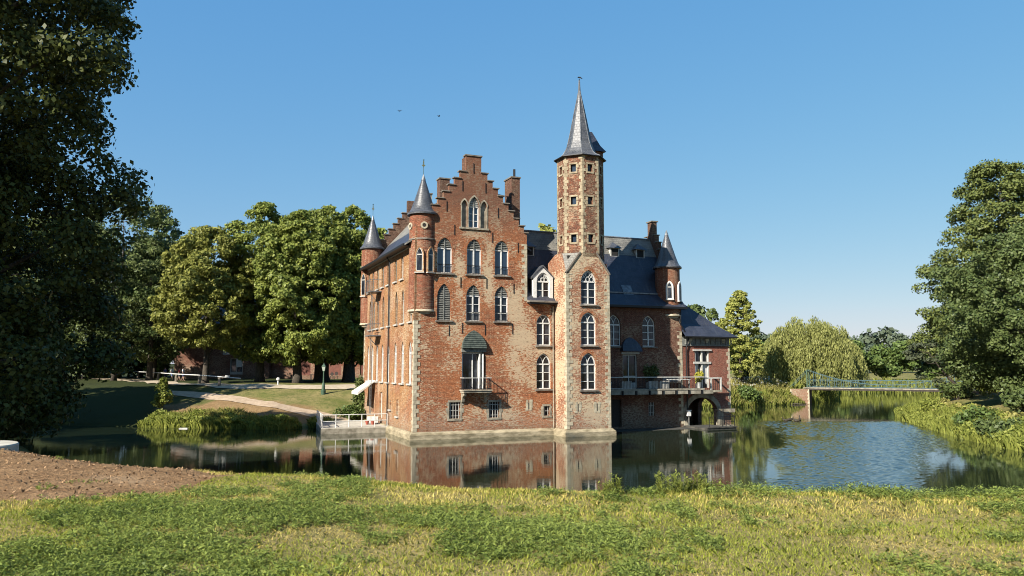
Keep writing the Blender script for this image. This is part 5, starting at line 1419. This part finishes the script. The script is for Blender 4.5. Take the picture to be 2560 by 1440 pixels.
# island / far bank between castle and bridge
FBk = [(9.5, 80), (14, 90), (20, 94), (25, 95.8), (27.6, 97.7), (34, 102), (40.2, 106)]
x_, y_ = along(FBk, 26000, -.2, 5.5, rng)
blades('tall_grass', 'dry yellow tall grass on the far bank beside the bridge', x_, y_, .4, 1.1, .07, M_REEDY, 106, .5, 'grass')
x_, y_ = along(FBk, 12000, -.3, 2.2, rng)
blades('reeds', 'green herbs at the waterline of the far bank', x_, y_, .4, 1.1, .08, M_REED, 107, .6)
x_, y_ = along([(41.5, 106.5), (44, 112), (49, 118), (55, 131), (62, 148), (75, 154), (120, 156)], 14000, -.3, 3.2, rng)
blades('reeds', 'green reeds under and behind the footbridge', x_, y_, .6, 1.6, .13, M_REED, 108, .5)
# meadow flower heads (cow parsley)
rng = np.random.default_rng(8); x_, y_ = along(FBk[2:], 1500, 2.5, 7, rng)
C = np.stack([x_, y_, height(x_, y_) + rng.uniform(.7, 1.2, len(x_))], -1)
tag(np_mesh('meadow_flowers', kites(C, .16, rng, 3, 1.0), 4, M_OFFW), 'cream white wild flower heads over the far bank grass', 'flowers', kind='stuff')
def herbs(name, label, X_, Y_, hmax, size, m, seed):
    rg = np.random.default_rng(seed); hh_ = hmax * (.35 + .85 * vnoise(X_ * .8, Y_ * .8, seed)); n = len(X_)
    C = np.stack([X_, Y_, np.maximum(height(X_, Y_), 0) + hh_ * rg.uniform(0, 1, n) ** .7], -1)
    tag(np_mesh(name, kites(C, size, rg, .8, 1.7), 4, m), label, 'herbs', kind='stuff')
rng = np.random.default_rng(9)
x_, y_ = along(RB, 26000, -.1, 3.6, rng); herbs('bank_herbs', 'leafy green herbs mixed into the right bank reeds', x_, y_, .8, .15, M_REED, 201)
x_, y_ = along(RB, 9000, 1.0, 4.2, rng); herbs('bank_herbs', 'yellowing leafy herbs at the top of the right bank', x_, y_, .6, .14, M_REEDY, 202)
x_, y_ = along([(-31.2, 65.2), (-27.8, 64.4), (-22, 63.2), (-18.6, 62.8)], 9000, -.1, 1.5, rng); herbs('bank_herbs', 'leafy green herbs mixed into the left bank reeds', x_, y_, .95, .15, M_REED, 203)
x_, y_ = along(FBk, 14000, -.1, 5, rng); herbs('bank_herbs', 'leafy herbs on the far bank beside the bridge', x_, y_, .7, .2, M_REEDY, 204)
# single bushes on banks
bush('waterside_bush', on_ground(1872, 1006) + Vector((0, 0, 0)), 1.9, 1.5, 2.3, 'round dark green bush at the far bank waterline', M_HEDGE, 2600, .2, 111)
RBG = 'leafy bushes on the right bank'
for i, (px, py, r, h) in enumerate([(2440, 1070, 1.6, 1.7), (2500, 1098, 1.5, 1.5), (2330, 1040, 1.2, 1.4), (2560, 1035, 2.2, 2.0), (2390, 1000, 1.8, 1.6), (2295, 1000, 1.4, 1.3)]):
    q = on_ground(px, py)
    bush('bank_bush', q, r, r, h, ['dark leafy bush in the middle of the right bank reeds', 'dark bush at the waterline nearest the right edge', 'pale small bush at the tip side of the right bank', 'shaded bush under the big oak', 'bush at the foot of the conifer behind the lawn', 'bush at the far tip of the right bank'][i],
         [M_HEDGE, M_OAK, M_REED, M_OAK, M_OAK, M_LOCUST][i], 1700, .17, 120 + i, RBG)
q = GB(908, 70.5); bush('castle_shrub', Vector((-13.4, 69.8, hz(-13.4, 69.8))), 1.0, 1.0, 3.6, 'tall green shrub at the foot of the castle west wall', M_LOCUST, 2600, .15, 131)
bush('castle_shrub', Vector((-14.2, 68.2, hz(-14.2, 68.2))), 1.4, .9, 1.3, 'low green shrub beside the landing stage and awning', M_HEDGE, 1600, .14, 132)
q = on_ground(400, 945); bush('round_bush', q, 2.0, 1.8, 2.9, 'sunlit green bush behind the barrier rail', M_HEDGE, 2600, .22, 133)
q = on_ground(405, 1030)
tree('sapling', q, 3.0, [(.15, .5), (.3, .8), (.6, .6), (.85, .35), (1, .1)], 'slim green sapling standing in the left bank reeds', M_REED, n_clump=40, cr=.32, per=50, ls=.15, seed=134, trunk_r=.05, limbs=8, cat='sapling')
q = WW(23.0, -1.2, 3.75)
bush('lemon_bush', q, .42, .42, 1.15, 'yellow leaved lemon bush in the white terrace pot', M_YELLOW, 650, .1, 135)
q = WW(19.0, -.3, 4.0); bush('climbing_plant', WW(19.1, -.35, 3.9), .75, .3, 1.5, 'dark climber on the shaded terrace wall', M_OAK, 900, .11, 136)

# ------------------------------------------------------------------ foreground grass and weeds
rng = np.random.default_rng(77)
def fgpts(n, y0=5.0, y1=12.5):
    y = y0 + (y1 - y0) * rng.uniform(0, 1, n) ** .85; x = (rng.uniform(-1.04, 1.04, n)) * y * .68
    m = int(n * .75); y2 = y0 + (y1 - y0) * rng.uniform(0, 1, m) ** .85; x2 = (y2 * .707 + rng.uniform(0, 6, m)) * np.where(rng.uniform(size=m) < .5, -1, 1)
    return np.concatenate([x, x2]), np.concatenate([y, y2])
x_, y_ = fgpts(230000, 4.9, 13)
keep = ~soil_mask(x_, y_); x_, y_ = x_[keep], y_[keep]
gm_ = vnoise(x_ * 1.0, y_ * .9, 41) * .6 + vnoise(x_ * 3.1, y_ * 2.2, 42) * .4
isg = gm_ + rng.uniform(-.25, .25, len(x_)) > .46
blades('green_grass', 'short green grass of the near lawn', x_[isg], y_[isg], .02, .07, .0065, M_GRASSG, 141, 1.0, 'grass')
blades('dry_grass', 'short straw coloured dry grass of the near lawn', x_[~isg], y_[~isg], .012, .055, .006, M_GRASSD, 142, 1.3, 'grass')
x_, y_ = fgpts(60000, 8.6, 16); keep = (~soil_mask(x_, y_)) & (vnoise(x_ * 1.2, y_ * 1.2, 43) > .35); x_, y_ = x_[keep], y_[keep]
blades('edge_grass', 'longer yellow grass along the crest of the near bank', x_, y_, .03, .09, .009, M_GRASSD, 143, .8, 'grass')
def weeds(name, label, xs, ys, nl, lmin, lmax, m, seed, hgt=.10, cat='weeds'):
    rg = np.random.default_rng(seed); n = len(xs); zz = height(xs, ys)
    idx = np.repeat(np.arange(n), nl); N = len(idx)
    th = rg.uniform(0, 6.283, N); el = rg.uniform(-.1, .95, N); ph = rg.uniform(.25, 1, n)[idx]
    d = np.stack([np.cos(th) * np.cos(el), np.sin(th) * np.cos(el), np.sin(el)], -1)
    L = rg.uniform(lmin, lmax, N)[:, None]
    base = np.stack([xs[idx], ys[idx], zz[idx] + rg.uniform(0, 1, N) * hgt * ph], -1)
    side = np.stack([-np.sin(th), np.cos(th), rg.normal(size=N) * .5], -1) * L * .17
    up = np.array([0, 0, 1.0])
    V = np.empty((N, 4, 3)); V[:, 0] = base; V[:, 1] = base + d * L * .4 + side * .62 + up * L * .06; V[:, 2] = base + d * L - up * L * .22; V[:, 3] = base + d * L * .4 - side * .62 + up * L * .06
    return tag(np_mesh(name, V.reshape(-1, 3), 4, m), label, cat, kind='stuff')
x_, y_ = fgpts(105000, 4.9, 12)
wm = vnoise(x_ * .9 + 3, y_ * .8, 51) * .45 + vnoise(x_ * 2.3, y_ * 1.7, 52) * .3 + vnoise(x_ * 6, y_ * 4.5, 54) * .25
bias = np.where(x_ < 2, .035, -.05) + np.where(y_ < 7.2, -.04, 0) + np.where((y_ > 9.2) & (x_ < 3), -.12, 0)
keep = (wm + bias + rng.uniform(-.09, .09, len(x_)) > .55) & ~soil_mask(x_, y_)
weeds('ground_weeds', 'patches of dark green leafy weeds spreading over the near lawn', x_[keep], y_[keep], 8, .018, .062, M_WEED, 151, .08)
x_, y_ = fgpts(9000, 9.6, 11.6); keep = (x_ > 1.2) & (vnoise(x_ * 1.3, y_ * 1.3, 53) > .3)
weeds('edge_weeds', 'taller green weeds along the crest of the near bank on the right', x_[keep], y_[keep], 9, .025, .07, M_WEED, 152, .13)
# soil litter: clods and straw
x_, y_ = fgpts(9000, 8.5, 18); keep = soil_mask(x_, y_); x_, y_ = x_[keep], y_[keep]
C = np.stack([x_, y_, height(x_, y_) + .012], -1)
M_CLOD = noisy('dry_clods', (.20, .115, .055), (.42, .27, .145), 20, .95, 0)
tag(np_mesh('soil_clods', kites(C, .026, rng, 1.5, 1.8), 4, M_CLOD), 'dry clods and straw bits littering the bare soil mound', 'clods', kind='stuff')
def herb(px, py, h, wd, n, label, m, seed, group='tall herbs on the crest of the near bank', nm='tall_herb'):
    q = on_ground(px, py) if nm == 'weed_tuft' else GB(px, 10.1); rg = np.random.default_rng(seed); root = empty(nm, q, label, 'herb', group)
    b = MB(); Ps = []; Ds = []
    for i in range(n):
        t = rg.uniform(0, 6.28); r = math.sqrt(rg.uniform()) * wd; hh_ = h * rg.uniform(.55, 1)
        p0 = Vector((r * math.cos(t), r * math.sin(t) * .6, -.05)); p1 = p0 + Vector((rg.normal() * .04, rg.normal() * .04, hh_))
        b.tube([p0, p1], [.005, .002], 4)
        for j in range(26):
            f = rg.uniform(.1, 1); Ps.append(p0.lerp(p1, f)); th = rg.uniform(0, 6.28); Ds.append((math.cos(th), math.sin(th), .55))
    P = np.array([tuple(v) for v in Ps]); D = np.array(Ds); D /= np.linalg.norm(D, axis=1)[:, None]; L = rg.uniform(.03, .075, (len(P), 1)) * (h / .35) ** .5
    S = np.stack([-D[:, 1], D[:, 0], np.zeros(len(D))], -1) * L * .16
    V = np.empty((len(P), 4, 3)); V[:, 0] = P; V[:, 1] = P + D * L * .5 + S; V[:, 2] = P + D * L; V[:, 3] = P + D * L * .5 - S
    np_mesh('leaves', V.reshape(-1, 3), 4, m, root); b.build('stem', M_REED, root)
herb(1527, 1222, .36, .14, 26, 'dense upright green herb in front of the tower reflection', M_REED, 161)
herb(1675, 1226, .36, .22, 40, 'widest clump of bright green herbs on the near bank crest', M_REED, 162)
herb(1742, 1226, .34, .16, 26, 'narrow bright herb clump right of the widest one', M_REED, 163)
herb(1775, 1228, .27, .08, 10, 'small thin herb at the right end of the bright clumps', M_REED, 164)
herb(2150, 1235, .24, .12, 12, 'low dark herb tuft below the blue water', M_WEED, 165)
herb(2235, 1240, .22, .12, 12, 'low dark herb tuft near the right end of the crest', M_WEED, 166)
SG = 'weed tufts on the bare soil mound'
herb(210, 1210, .10, .28, 22, 'flat weed tuft in the middle of the bare soil mound', M_WEED, 167, SG, 'weed_tuft')
herb(145, 1150, .10, .14, 12, 'small weed tuft on the crest of the soil mound', M_WEED, 168, SG, 'weed_tuft')
herb(110, 1226, .14, .12, 12, 'upright weed tuft at the lower left of the soil mound', M_WEED, 169, SG, 'weed_tuft')

# round concrete slab
q = Vector((-11.15, 15.8, hz(-10.85, 15.8)))
zt_ = 3.44
o = MB().lathe([(0, -.5), (1.0, -.5), (1.0, .15), (.98, .17), (0, .172)], 48).build('round_slab', M_CONC); smooth_angle(o, 30)
o.location = (q.x, q.y, zt_ - .17); tag(o, 'round pale concrete slab lying on the soil mound at the left edge', 'concrete slab')

# ------------------------------------------------------------------ bridge
P0 = Vector((40.6, 106.2, 2.26)); P1 = Vector((57.0, 96.2, 2.26)); dv = (P1 - P0); Lb = dv.length; ang = math.atan2(dv.y, dv.x)
root = empty('suspension_footbridge', P0, 'blue green iron suspension footbridge with pale deck over the moat', 'bridge', rz=ang)
MB().box(-.5, Lb + .5, -.85, .85, -.13, -.0).build('deck', M_CONCD, root)
MB().box(0, Lb, -.8, .8, -.34, -.13).build('girder', M_DARKW, root)
pr = MB().box(-2.2, .25, -1.0, 1.0, -2.9, -.23); pr.build('pier', M_BRICK_P, root)
for xa_, sg_ in ((.27, -1), (-2.2, 1)):
    s = MB()
    for i in range(9): l = .25 if i % 2 else .14; s.box(min(xa_, xa_ + sg_ * l), max(xa_, xa_ + sg_ * l), -1.03, -.99, -2.4 + i * .24, -2.4 + i * .24 + .24)
    s.build('quoins', M_STONE, root)

MB().box(Lb - .2, Lb + 2, -1.0, 1.0, -2.9, -.23).build('pier', M_BRICK_A, root)
def cz(t): return .42 + 1.95 * (2 * t - 1) ** 2
for sy in (-.8, .8):
    for x in (0, Lb): MB().box(x - .07, x + .07, sy - .07, sy + .07, 0, 2.35).box(x - .1, x + .1, sy - .1, sy + .1, 2.35, 2.43).build('pylon', M_GREENP, root)
    pts = [(Lb * i / 24, sy, cz(i / 24)) for i in range(25)]
    MB().tube([(-2.2, sy, .1)] + pts + [(Lb + 2.2, sy, .1)], .032, 5).build('cable', M_BLUEP, root)
    r_ = MB(); r_.tube([(0, sy, 1.0), (Lb, sy, 1.0)], .035, 5); r_.tube([(0, sy, .08), (Lb, sy, .08)], .025, 5)
    nb = 22
    for i in range(nb + 1):
        x = Lb * i / nb; r_.box(x - .018, x + .018, sy - .018, sy + .018, 0, max(1.0, cz(i / nb)))
        if i < nb: r_.tube([(x, sy, .08), (x + Lb / nb, sy, 1.0)], .012, 4, cap=False); r_.tube([(x, sy, 1.0), (x + Lb / nb, sy, .08)], .012, 4, cap=False)
    r_.build('railing', M_BLUEP, root)
for x in (0, Lb): MB().box(x - .05, x + .05, -.73, .73, 2.1, 2.2).build('crossbeam', M_GREENP, root)
# drift log and wire fence on the far bank
o = MB().tube([(-1.2, 0, .05), (0, .1, .12), (1.3, .05, .05)], [.05, .09, .06], 7).build('log', M_BARK); q = at_z(1990, 1012); o.location = (q.x, q.y, 0); tag(o, 'thin log floating at the bank beside the bridge pier', 'log')
root = empty('park_fence', GB(1830, 112), 'low dark wire fence behind the far bank path', 'fence')
P0_ = GB(1828, 110); P1_ = GB(1945, 114); z0_ = Vector(root.location)
for i in range(12):
    p = P0_.lerp(P1_, i / 11) - z0_; MB().box(p.x - .04, p.x + .04, p.y - .04, p.y + .04, p.z, p.z + 1.1).build('post', M_POST, root)
MB().tube([P0_ - z0_ + Vector((0, 0, 1.05)), P1_ - z0_ + Vector((0, 0, 1.05))], .03, 4).tube([P0_ - z0_ + Vector((0, 0, .55)), P1_ - z0_ + Vector((0, 0, .55))], .02, 4).build('rail', M_POST, root)

# ------------------------------------------------------------------ barrier rail on the left bank
fp = [(205, 933), (258, 935), (302, 940), (345, 945), (395, 950), (440, 955), (498, 960), (548, 965)]
P = []
for px, py in fp:
    q = on_ground(px, py + 1); P.append(q)
root = empty('barrier_fence', P[-1], 'long low barrier of squat wooden posts carrying a white rail', 'fence')
o0 = P[-1]
hp = .82
for q in P: 
    r_ = q - o0; MB().lathe([(.17, r_.z - .3), (.15, r_.z + hp), (.0, r_.z + hp + .05)], 8, r_.x, r_.y).build('post', M_POST, root)
pts = [(q - o0) + Vector((0, 0, hp + .12)) for q in P]
ext = at_y(602, 946, P[-1].y + .2) - o0
MB().tube(pts + [ext], .055, 6).build('rail', M_WHITE, root)
q = pts[-1]; MB().box(q.x + .6, q.x + .95, q.y - .12, q.y + .12, q.z - .09, q.z + .14).build('hinge_box', M_WHITE, root)
# street lamp
q = on_ground(808, 987); hL = (987 - 912) / 1933 * q.y
root = empty('street_lamp', q, 'green cast iron lamp post with lantern on the left bank lawn', 'street lamp')
o = MB().lathe([(.24, -.1), (.24, .35), (.17, .42), (.15, .95), (.1, 1.05), (.075, 1.15), (.06, hL - .8), (.1, hL - .76), (.05, hL - .7)], 12).build('post', M_GREENP, root); smooth_angle(o)
z0 = hL - .68
M_LG = mat('lantern_glass', (.45, .5, .42), .15, 0, .5)
MB().lathe([(.12, z0), (.24, z0 + .42), (.0, z0 + .42)], 4, a0=R(45)).build('lantern', M_LG, root)
MB().lathe([(.28, z0 + .42), (.12, z0 + .6), (.05, z0 + .66), (.02, z0 + .78), (0, z0 + .78)], 4, a0=R(45)).build('lantern_roof', M_GREENP, root)
# white bollard light
q = on_ground(695, 963); o = MB().lathe([(.09, -.05), (.08, .5), (.17, .5), (.18, .68), (.1, .76), (0, .77)], 12).build('bollard', M_WHITE); o.location = q; tag(o, 'short white bollard light beside the gravel road', 'bollard')
# notice board
q = on_ground(205, 948); root = empty('notice_board', q, 'grey white notice board on a dark post at the left barrier end', 'sign')
MB().box(-.05, .05, -.04, .04, -.1, 1.3).build('post', M_DARKW, root); MB().box(-.35, .4, -.05, 0, 1.0, 1.85).build('board', M_OFFW, root)
# floating board
o = MB().box(-.35, .35, -.1, .1, 0, .06).box(-.3, .3, -.09, .09, .061, .08).build('floating_board', M_OFFW); q = at_z(459, 1072); o.location = (q.x, q.y, 0); tag(o, 'small white board floating at the edge of the left reeds', 'board')

# ------------------------------------------------------------------ house and outbuilding
HY = 106.0
def hx(px): return (px - 1280) / 1933 * HY
def hzp(py): return 5 + (918 - py) / 1933 * HY
g = 3.3
x0, x1 = hx(436), hx(672)
root = empty('brick_house', (x0, HY, g), 'shade-toned red brick house with pale framed windows under the trees', 'house')
def loc(px, py): return hx(px) - x0, hzp(py) - g
def rect(pa, pb): 
    a = loc(*pa); b_ = loc(*pb); return [(a[0], b_[1]), (b_[0], b_[1]), (b_[0], a[1]), (a[0], a[1])]
wins_h = [((555, 853), (573, 887)), ((599, 853), (617, 887))]; dr = ((575, 896), (607, 936))
MB().box(0, .01, 0, .01, 0, .01)
wall('wall', [(0, -.6), (x1 - x0, -.6), (x1 - x0, 7.6), (0, 7.6)], [rect(*w_) for w_ in wins_h] + [rect(*dr)], MI, M_BRICK_WING, .3, root)  # darker brick colour stands in for the shade on the house
MB().box(0, .3, .3, 8, -.6, 7.6).box(x1 - x0 - .3, x1 - x0, .3, 8, -.6, 7.6).box(.3, x1 - x0 - .3, 7.7, 8, -.6, 7.6).box(.4, x1 - x0 - .4, .4, 7.6, -.2, 7.5).build('wall', M_BRICK_WING, root)
MB().prismx([(-.4, 7.4), (4, 11.4), (8.4, 7.4), (8.4, 7.55), (4, 11.6), (-.4, 7.55)], -.3, x1 - x0 + .3).build('roof', M_SLATE, root, slope_uv=True)
for w_ in wins_h + [dr]:
    r4 = rect(*w_); xa, za, xb, zb = r4[0][0], r4[0][1], r4[2][0], r4[2][1]
    isd = w_ is dr
    wo = MB().ring(r4, [(xa + .1, za + .1), (xb - .1, za + .1), (xb - .1, zb - .1), (xa + .1, zb - .1)], .1, .2).box((xa + xb) / 2 - .05, (xa + xb) / 2 + .05, .1, .19, za + .1, zb - .1).box(xa + .1, xb - .1, .11, .18, za + .1, za + (.35 if isd else .5)).build('door' if isd else 'window', M_OFFW, root)
    MB().box(xa + .1, xb - .1, .18, .21, za + .1, zb - .1).build('pane', M_GLASSB if isd else M_GLASS, wo)
xa, za = loc(590, 918); xb, zb = loc(604, 898)
MB().box(xa, xb, .05, .09, za, zb).build('poster', M_WHITE, root)
x0 = hx(673); x1 = hx(925)
root = empty('outbuilding', (x0, HY + 1, g), 'long low red brick outbuilding with brown garage doors behind the limes', 'building')
drs = [((738, 897), (772, 938)), ((815, 897), (849, 938)), ((897, 897), (918, 938))]
wall('wall', [(0, -.6), (x1 - x0, -.6), (x1 - x0, 4.9), (0, 4.9)], [rect(*d_) for d_ in drs], MI, M_BRICK_R, .3, root)
MB().box(.1, x1 - x0, .4, 6, -.2, 4.8).build('wall', M_BRICK_R, root)
MB().prismx([(-.3, 4.85), (3, 6.2), (6.3, 4.85), (6.3, 4.95), (3, 6.35), (-.3, 4.95)], -.2, x1 - x0 + .2).build('roof', M_SLATE_T, root, slope_uv=True)
for d_ in drs:
    r4 = rect(*d_); MB().box(r4[0][0], r4[1][0], .15, .22, r4[0][1], r4[2][1]).build('garage_door', M_BROWNDOOR, root)
CH = 'dark chairs outside the garage door'
for i, px in enumerate((831, 842)):
    q = Vector((hx(px), HY - .3, hz(hx(px), HY - .3))); root = empty('garden_chair', q, ['dark chair before the brown garage door, nearer the lamp post', 'dark chair before the brown garage door, farther from the lamp post'][i], 'chair', CH)
    MB().box(-.22, .22, -.2, .2, .42, .46).build('seat', M_DARKW, root)
    MB().lathe([(.24, -.02), (.24, .02), (0, .02)], 12, M=Matrix.Translation((0, .2, .75)) @ Matrix.Rotation(R(90), 4, 'X')).build('backrest', M_DARKW, root)
    for a in (-.18, .18):
        for c_ in (-.17, .17): MB().box(a - .02, a + .02, c_ - .02, c_ + .02, 0, .42).build('leg', M_DARKW, root)
q = Vector((hx(800), HY - 1.5, hz(hx(800), HY - 1.5)))
root = empty('garden_table', q, 'dark slatted garden table in front of the outbuilding wall', 'table')
MB().box(-.9, .9, -.4, .4, .72, .78).build('tabletop', M_DARKW, root)
for a in (-.8, .8):
    for c_ in (-.3, .3): MB().box(a - .03, a + .03, c_ - .03, c_ + .03, 0, .72).build('leg', M_DARKW, root)

# ------------------------------------------------------------------ figures
def skin(name, verts, edges, radii, m, parent=None, sub=2, root=0):
    me = bpy.data.meshes.new(name); me.from_pydata(verts, edges, []); o = bpy.data.objects.new(name, me); COL.objects.link(o)
    md = o.modifiers.new('s', 'SKIN'); md.use_smooth_shade = True
    for i, r_ in enumerate(radii): me.skin_vertices[0].data[i].radius = (r_, r_) if isinstance(r_, float) else r_
    me.skin_vertices[0].data[root].use_root = True
    sb_ = o.modifiers.new('u', 'SUBSURF'); sb_.levels = sub; sb_.render_levels = sub
    dg = bpy.context.evaluated_depsgraph_get(); me2 = bpy.data.meshes.new_from_object(o.evaluated_get(dg))
    o.modifiers.clear(); o.data = me2; me2.materials.clear(); me2.materials.append(m)
    if parent: o.parent = parent
    return o
M_SKIN = mat('skin', (.45, .27, .19), .6)
def person(px, py, label, shirt, legs, hair, h, step=.18, face=1, seed=0):
    q = on_ground(px, py); s = h / 1.75
    root = empty('person', q, label, 'person', 'people walking on the shaded road'); root.rotation_euler = (0, 0, R(face)); root.scale = (s, s, s)
    v = [(0, 0, .95), (0, 0, 1.15), (0, 0, 1.38), (0, 0, 1.5), (0, -.01, 1.58), (0, -.01, 1.68),
         (-.17, 0, 1.42), (-.23, .03, 1.15), (-.24, -.08, .9), (.17, 0, 1.42), (.23, -.03, 1.15), (.24, -.1, .9),
         (-.1, 0, .9), (-.1, -step * .6, .5), (-.1, -step, .08), (-.1, -step - .14, .03), (.1, 0, .9), (.1, step * .4, .5), (.1, step, .1), (.1, step - .12, .03)]
    e = [(0, 1), (1, 2), (2, 3), (3, 4), (4, 5), (2, 6), (6, 7), (7, 8), (2, 9), (9, 10), (10, 11), (0, 12), (12, 13), (13, 14), (14, 15), (0, 16), (16, 17), (17, 18), (18, 19)]
    r_ = [.13, .12, .13, .055, .085, .075, .06, .045, .035, .06, .045, .035, .085, .06, .045, .04, .085, .06, .045, .04]
    skin('body', v, e, r_, M_SKIN, root)
    v2 = v[0:3] + [v[6], v[7], v[9], v[10]]; skin('shirt', v2, [(0, 1), (1, 2), (2, 3), (3, 4), (2, 5), (5, 6)], [.15, .14, .15, .08, .06, .08, .06], mat('shirt_cloth', shirt, .9), root)
    v3 = [v[0], v[12], v[13], v[16], v[17]]; skin('trousers', v3, [(0, 1), (1, 2), (0, 3), (3, 4)], [.145, .1, .075, .1, .075], mat('trouser_cloth', legs, .9), root)
    o = MB().lathe([(0, -.02), (.09, -.02), (.105, .05), (.08, .12), (0, .14)], 12, M=Matrix.Translation((0, .02, 1.62))).build('hair', mat('hair', hair, .8), root, smooth=True)
person(412, 951, 'person in dark blue, leftmost walker on the shaded road', (.05, .08, .2), (.05, .06, .1), (.06, .04, .03), 1.6, .1, 70)
person(429, 951, 'person in white top and blue shorts on the shaded road', (.7, .7, .72), (.1, .15, .35), (.1, .06, .03), 1.65, .2, 80)
person(447, 952, 'person in red top walking on the shaded road', (.5, .06, .05), (.05, .05, .09), (.05, .03, .02), 1.6, .2, 95)
person(457, 952, 'person in white shirt and navy trousers, rightmost walker', (.75, .75, .78), (.04, .06, .16), (.05, .03, .02), 1.7, .15, 100)
# ducks
M_DUCK = noisy('duck_feathers', (.02, .017, .013), (.08, .065, .045), 12, .7, .2)
M_BEAK = mat('duck_beak', (.3, .2, .05), .5)
for i, (px, py, rz, lb) in enumerate([(1965, 1053, 170, 'leftmost duck of the four, swimming away to the left'), (1976, 1051, 10, 'second duck from the left, close behind the leftmost'), (1991, 1054, 160, 'low duck with head down, third from the left'), (2000, 1051, 80, 'upright duck with raised head, rightmost of the four')]):
    q = at_z(px, py); root = empty('duck', (q.x, q.y, 0), lb, 'duck', 'ducks on the moat', R(rz)); root.scale = (1.35,) * 3
    up_ = .1 if i == 3 else 0
    skin('body', [(-.22, 0, .1), (-.08, 0, .07), (.08, 0, .07), (.18, 0, .12), (.2, 0, .22 + up_), (.25, 0, .27 + up_)], [(0, 1), (1, 2), (2, 3), (3, 4), (4, 5)], [.03, .095, .10, .05, .035, .04], M_DUCK, root)
    MB().tube([(.26, 0, .265 + up_), (.33, 0, .25 + up_)], [.018, .01], 6).build('beak', M_BEAK, root)
# birds
M_BIRD = mat('dark_bird_feathers', (.015, .015, .018), .7)
def bird(px, py, dist, span, label, roll):
    r_ = ray(px, py); q = EYE + r_ * (dist / r_.y)
    root = empty('bird', q, label, 'bird', 'birds flying above the castle', R(roll))
    skin('body', [(-.17, 0, 0), (-.05, 0, 0), (.06, 0, .01), (.14, 0, .02)], [(0, 1), (1, 2), (2, 3)], [.015, .045, .04, .02], M_BIRD, root, 1)
    for s in (-1, 1):
        MB().add([(.08, 0, .02), (-.07, 0, .02), (-.04, s * span * .3, .12), (.07, s * span * .3, .13), (-.06, s * span * .52, .05), (.08, 0, .005), (-.07, 0, .005), (-.04, s * span * .3, .105), (.07, s * span * .3, .115)],
                 [(0, 1, 2, 3), (3, 2, 4), (5, 8, 7, 6), (8, 4, 7), (0, 3, 8, 5), (1, 6, 7, 2), (3, 4, 8), (2, 7, 4)]).build('wing', M_BIRD, root)
bird(999, 278, 70, .5, 'dark bird with spread wings, the left one of two in the sky', 100)
bird(1097, 291, 75, .35, 'smaller dark bird, the right one of two in the sky', 60)
q = W2(OC[0], OC[1], 27.58)
root = empty('perched_bird', q, 'dark crow perched on the very tip of the slate spire', 'bird')
skin('body', [(-.05, 0, .1), (.05, 0, .14), (.13, 0, .08), (.25, 0, .0), (-.12, 0, .16)], [(4, 0), (0, 1), (1, 2), (2, 3)], [.05, .07, .05, .02, .04], M_BIRD, root, 1)
MB().tube([(0, 0, .1), (0, 0, -.05)], .012, 4).build('leg', M_BIRD, root)

# ------------------------------------------------------------------ overall reflectance calibration (real-world base colours)
ALB = .70
for m_ in bpy.data.materials:
    if m_.name in ('pond_water', 'dark_window_glass', 'sky_window_glass', 'dark_interior'): continue
    t_ = m_.node_tree
    for n_ in list(t_.nodes):
        if n_.type in ('BSDF_PRINCIPLED', 'BSDF_TRANSLUCENT'):
            inp = n_.inputs['Base Color'] if n_.type == 'BSDF_PRINCIPLED' else n_.inputs['Color']
            if inp.is_linked:
                src = inp.links[0].from_socket; mx_ = t_.nodes.new('ShaderNodeMix'); mx_.data_type = 'RGBA'; mx_.blend_type = 'MULTIPLY'
                mx_.inputs[0].default_value = 1; mx_.inputs[7].default_value = (ALB, ALB, ALB, 1); t_.links.new(src, mx_.inputs[6]); t_.links.new(mx_.outputs[2], inp)
            else:
                c_ = inp.default_value; inp.default_value = (c_[0] * ALB, c_[1] * ALB, c_[2] * ALB, 1)
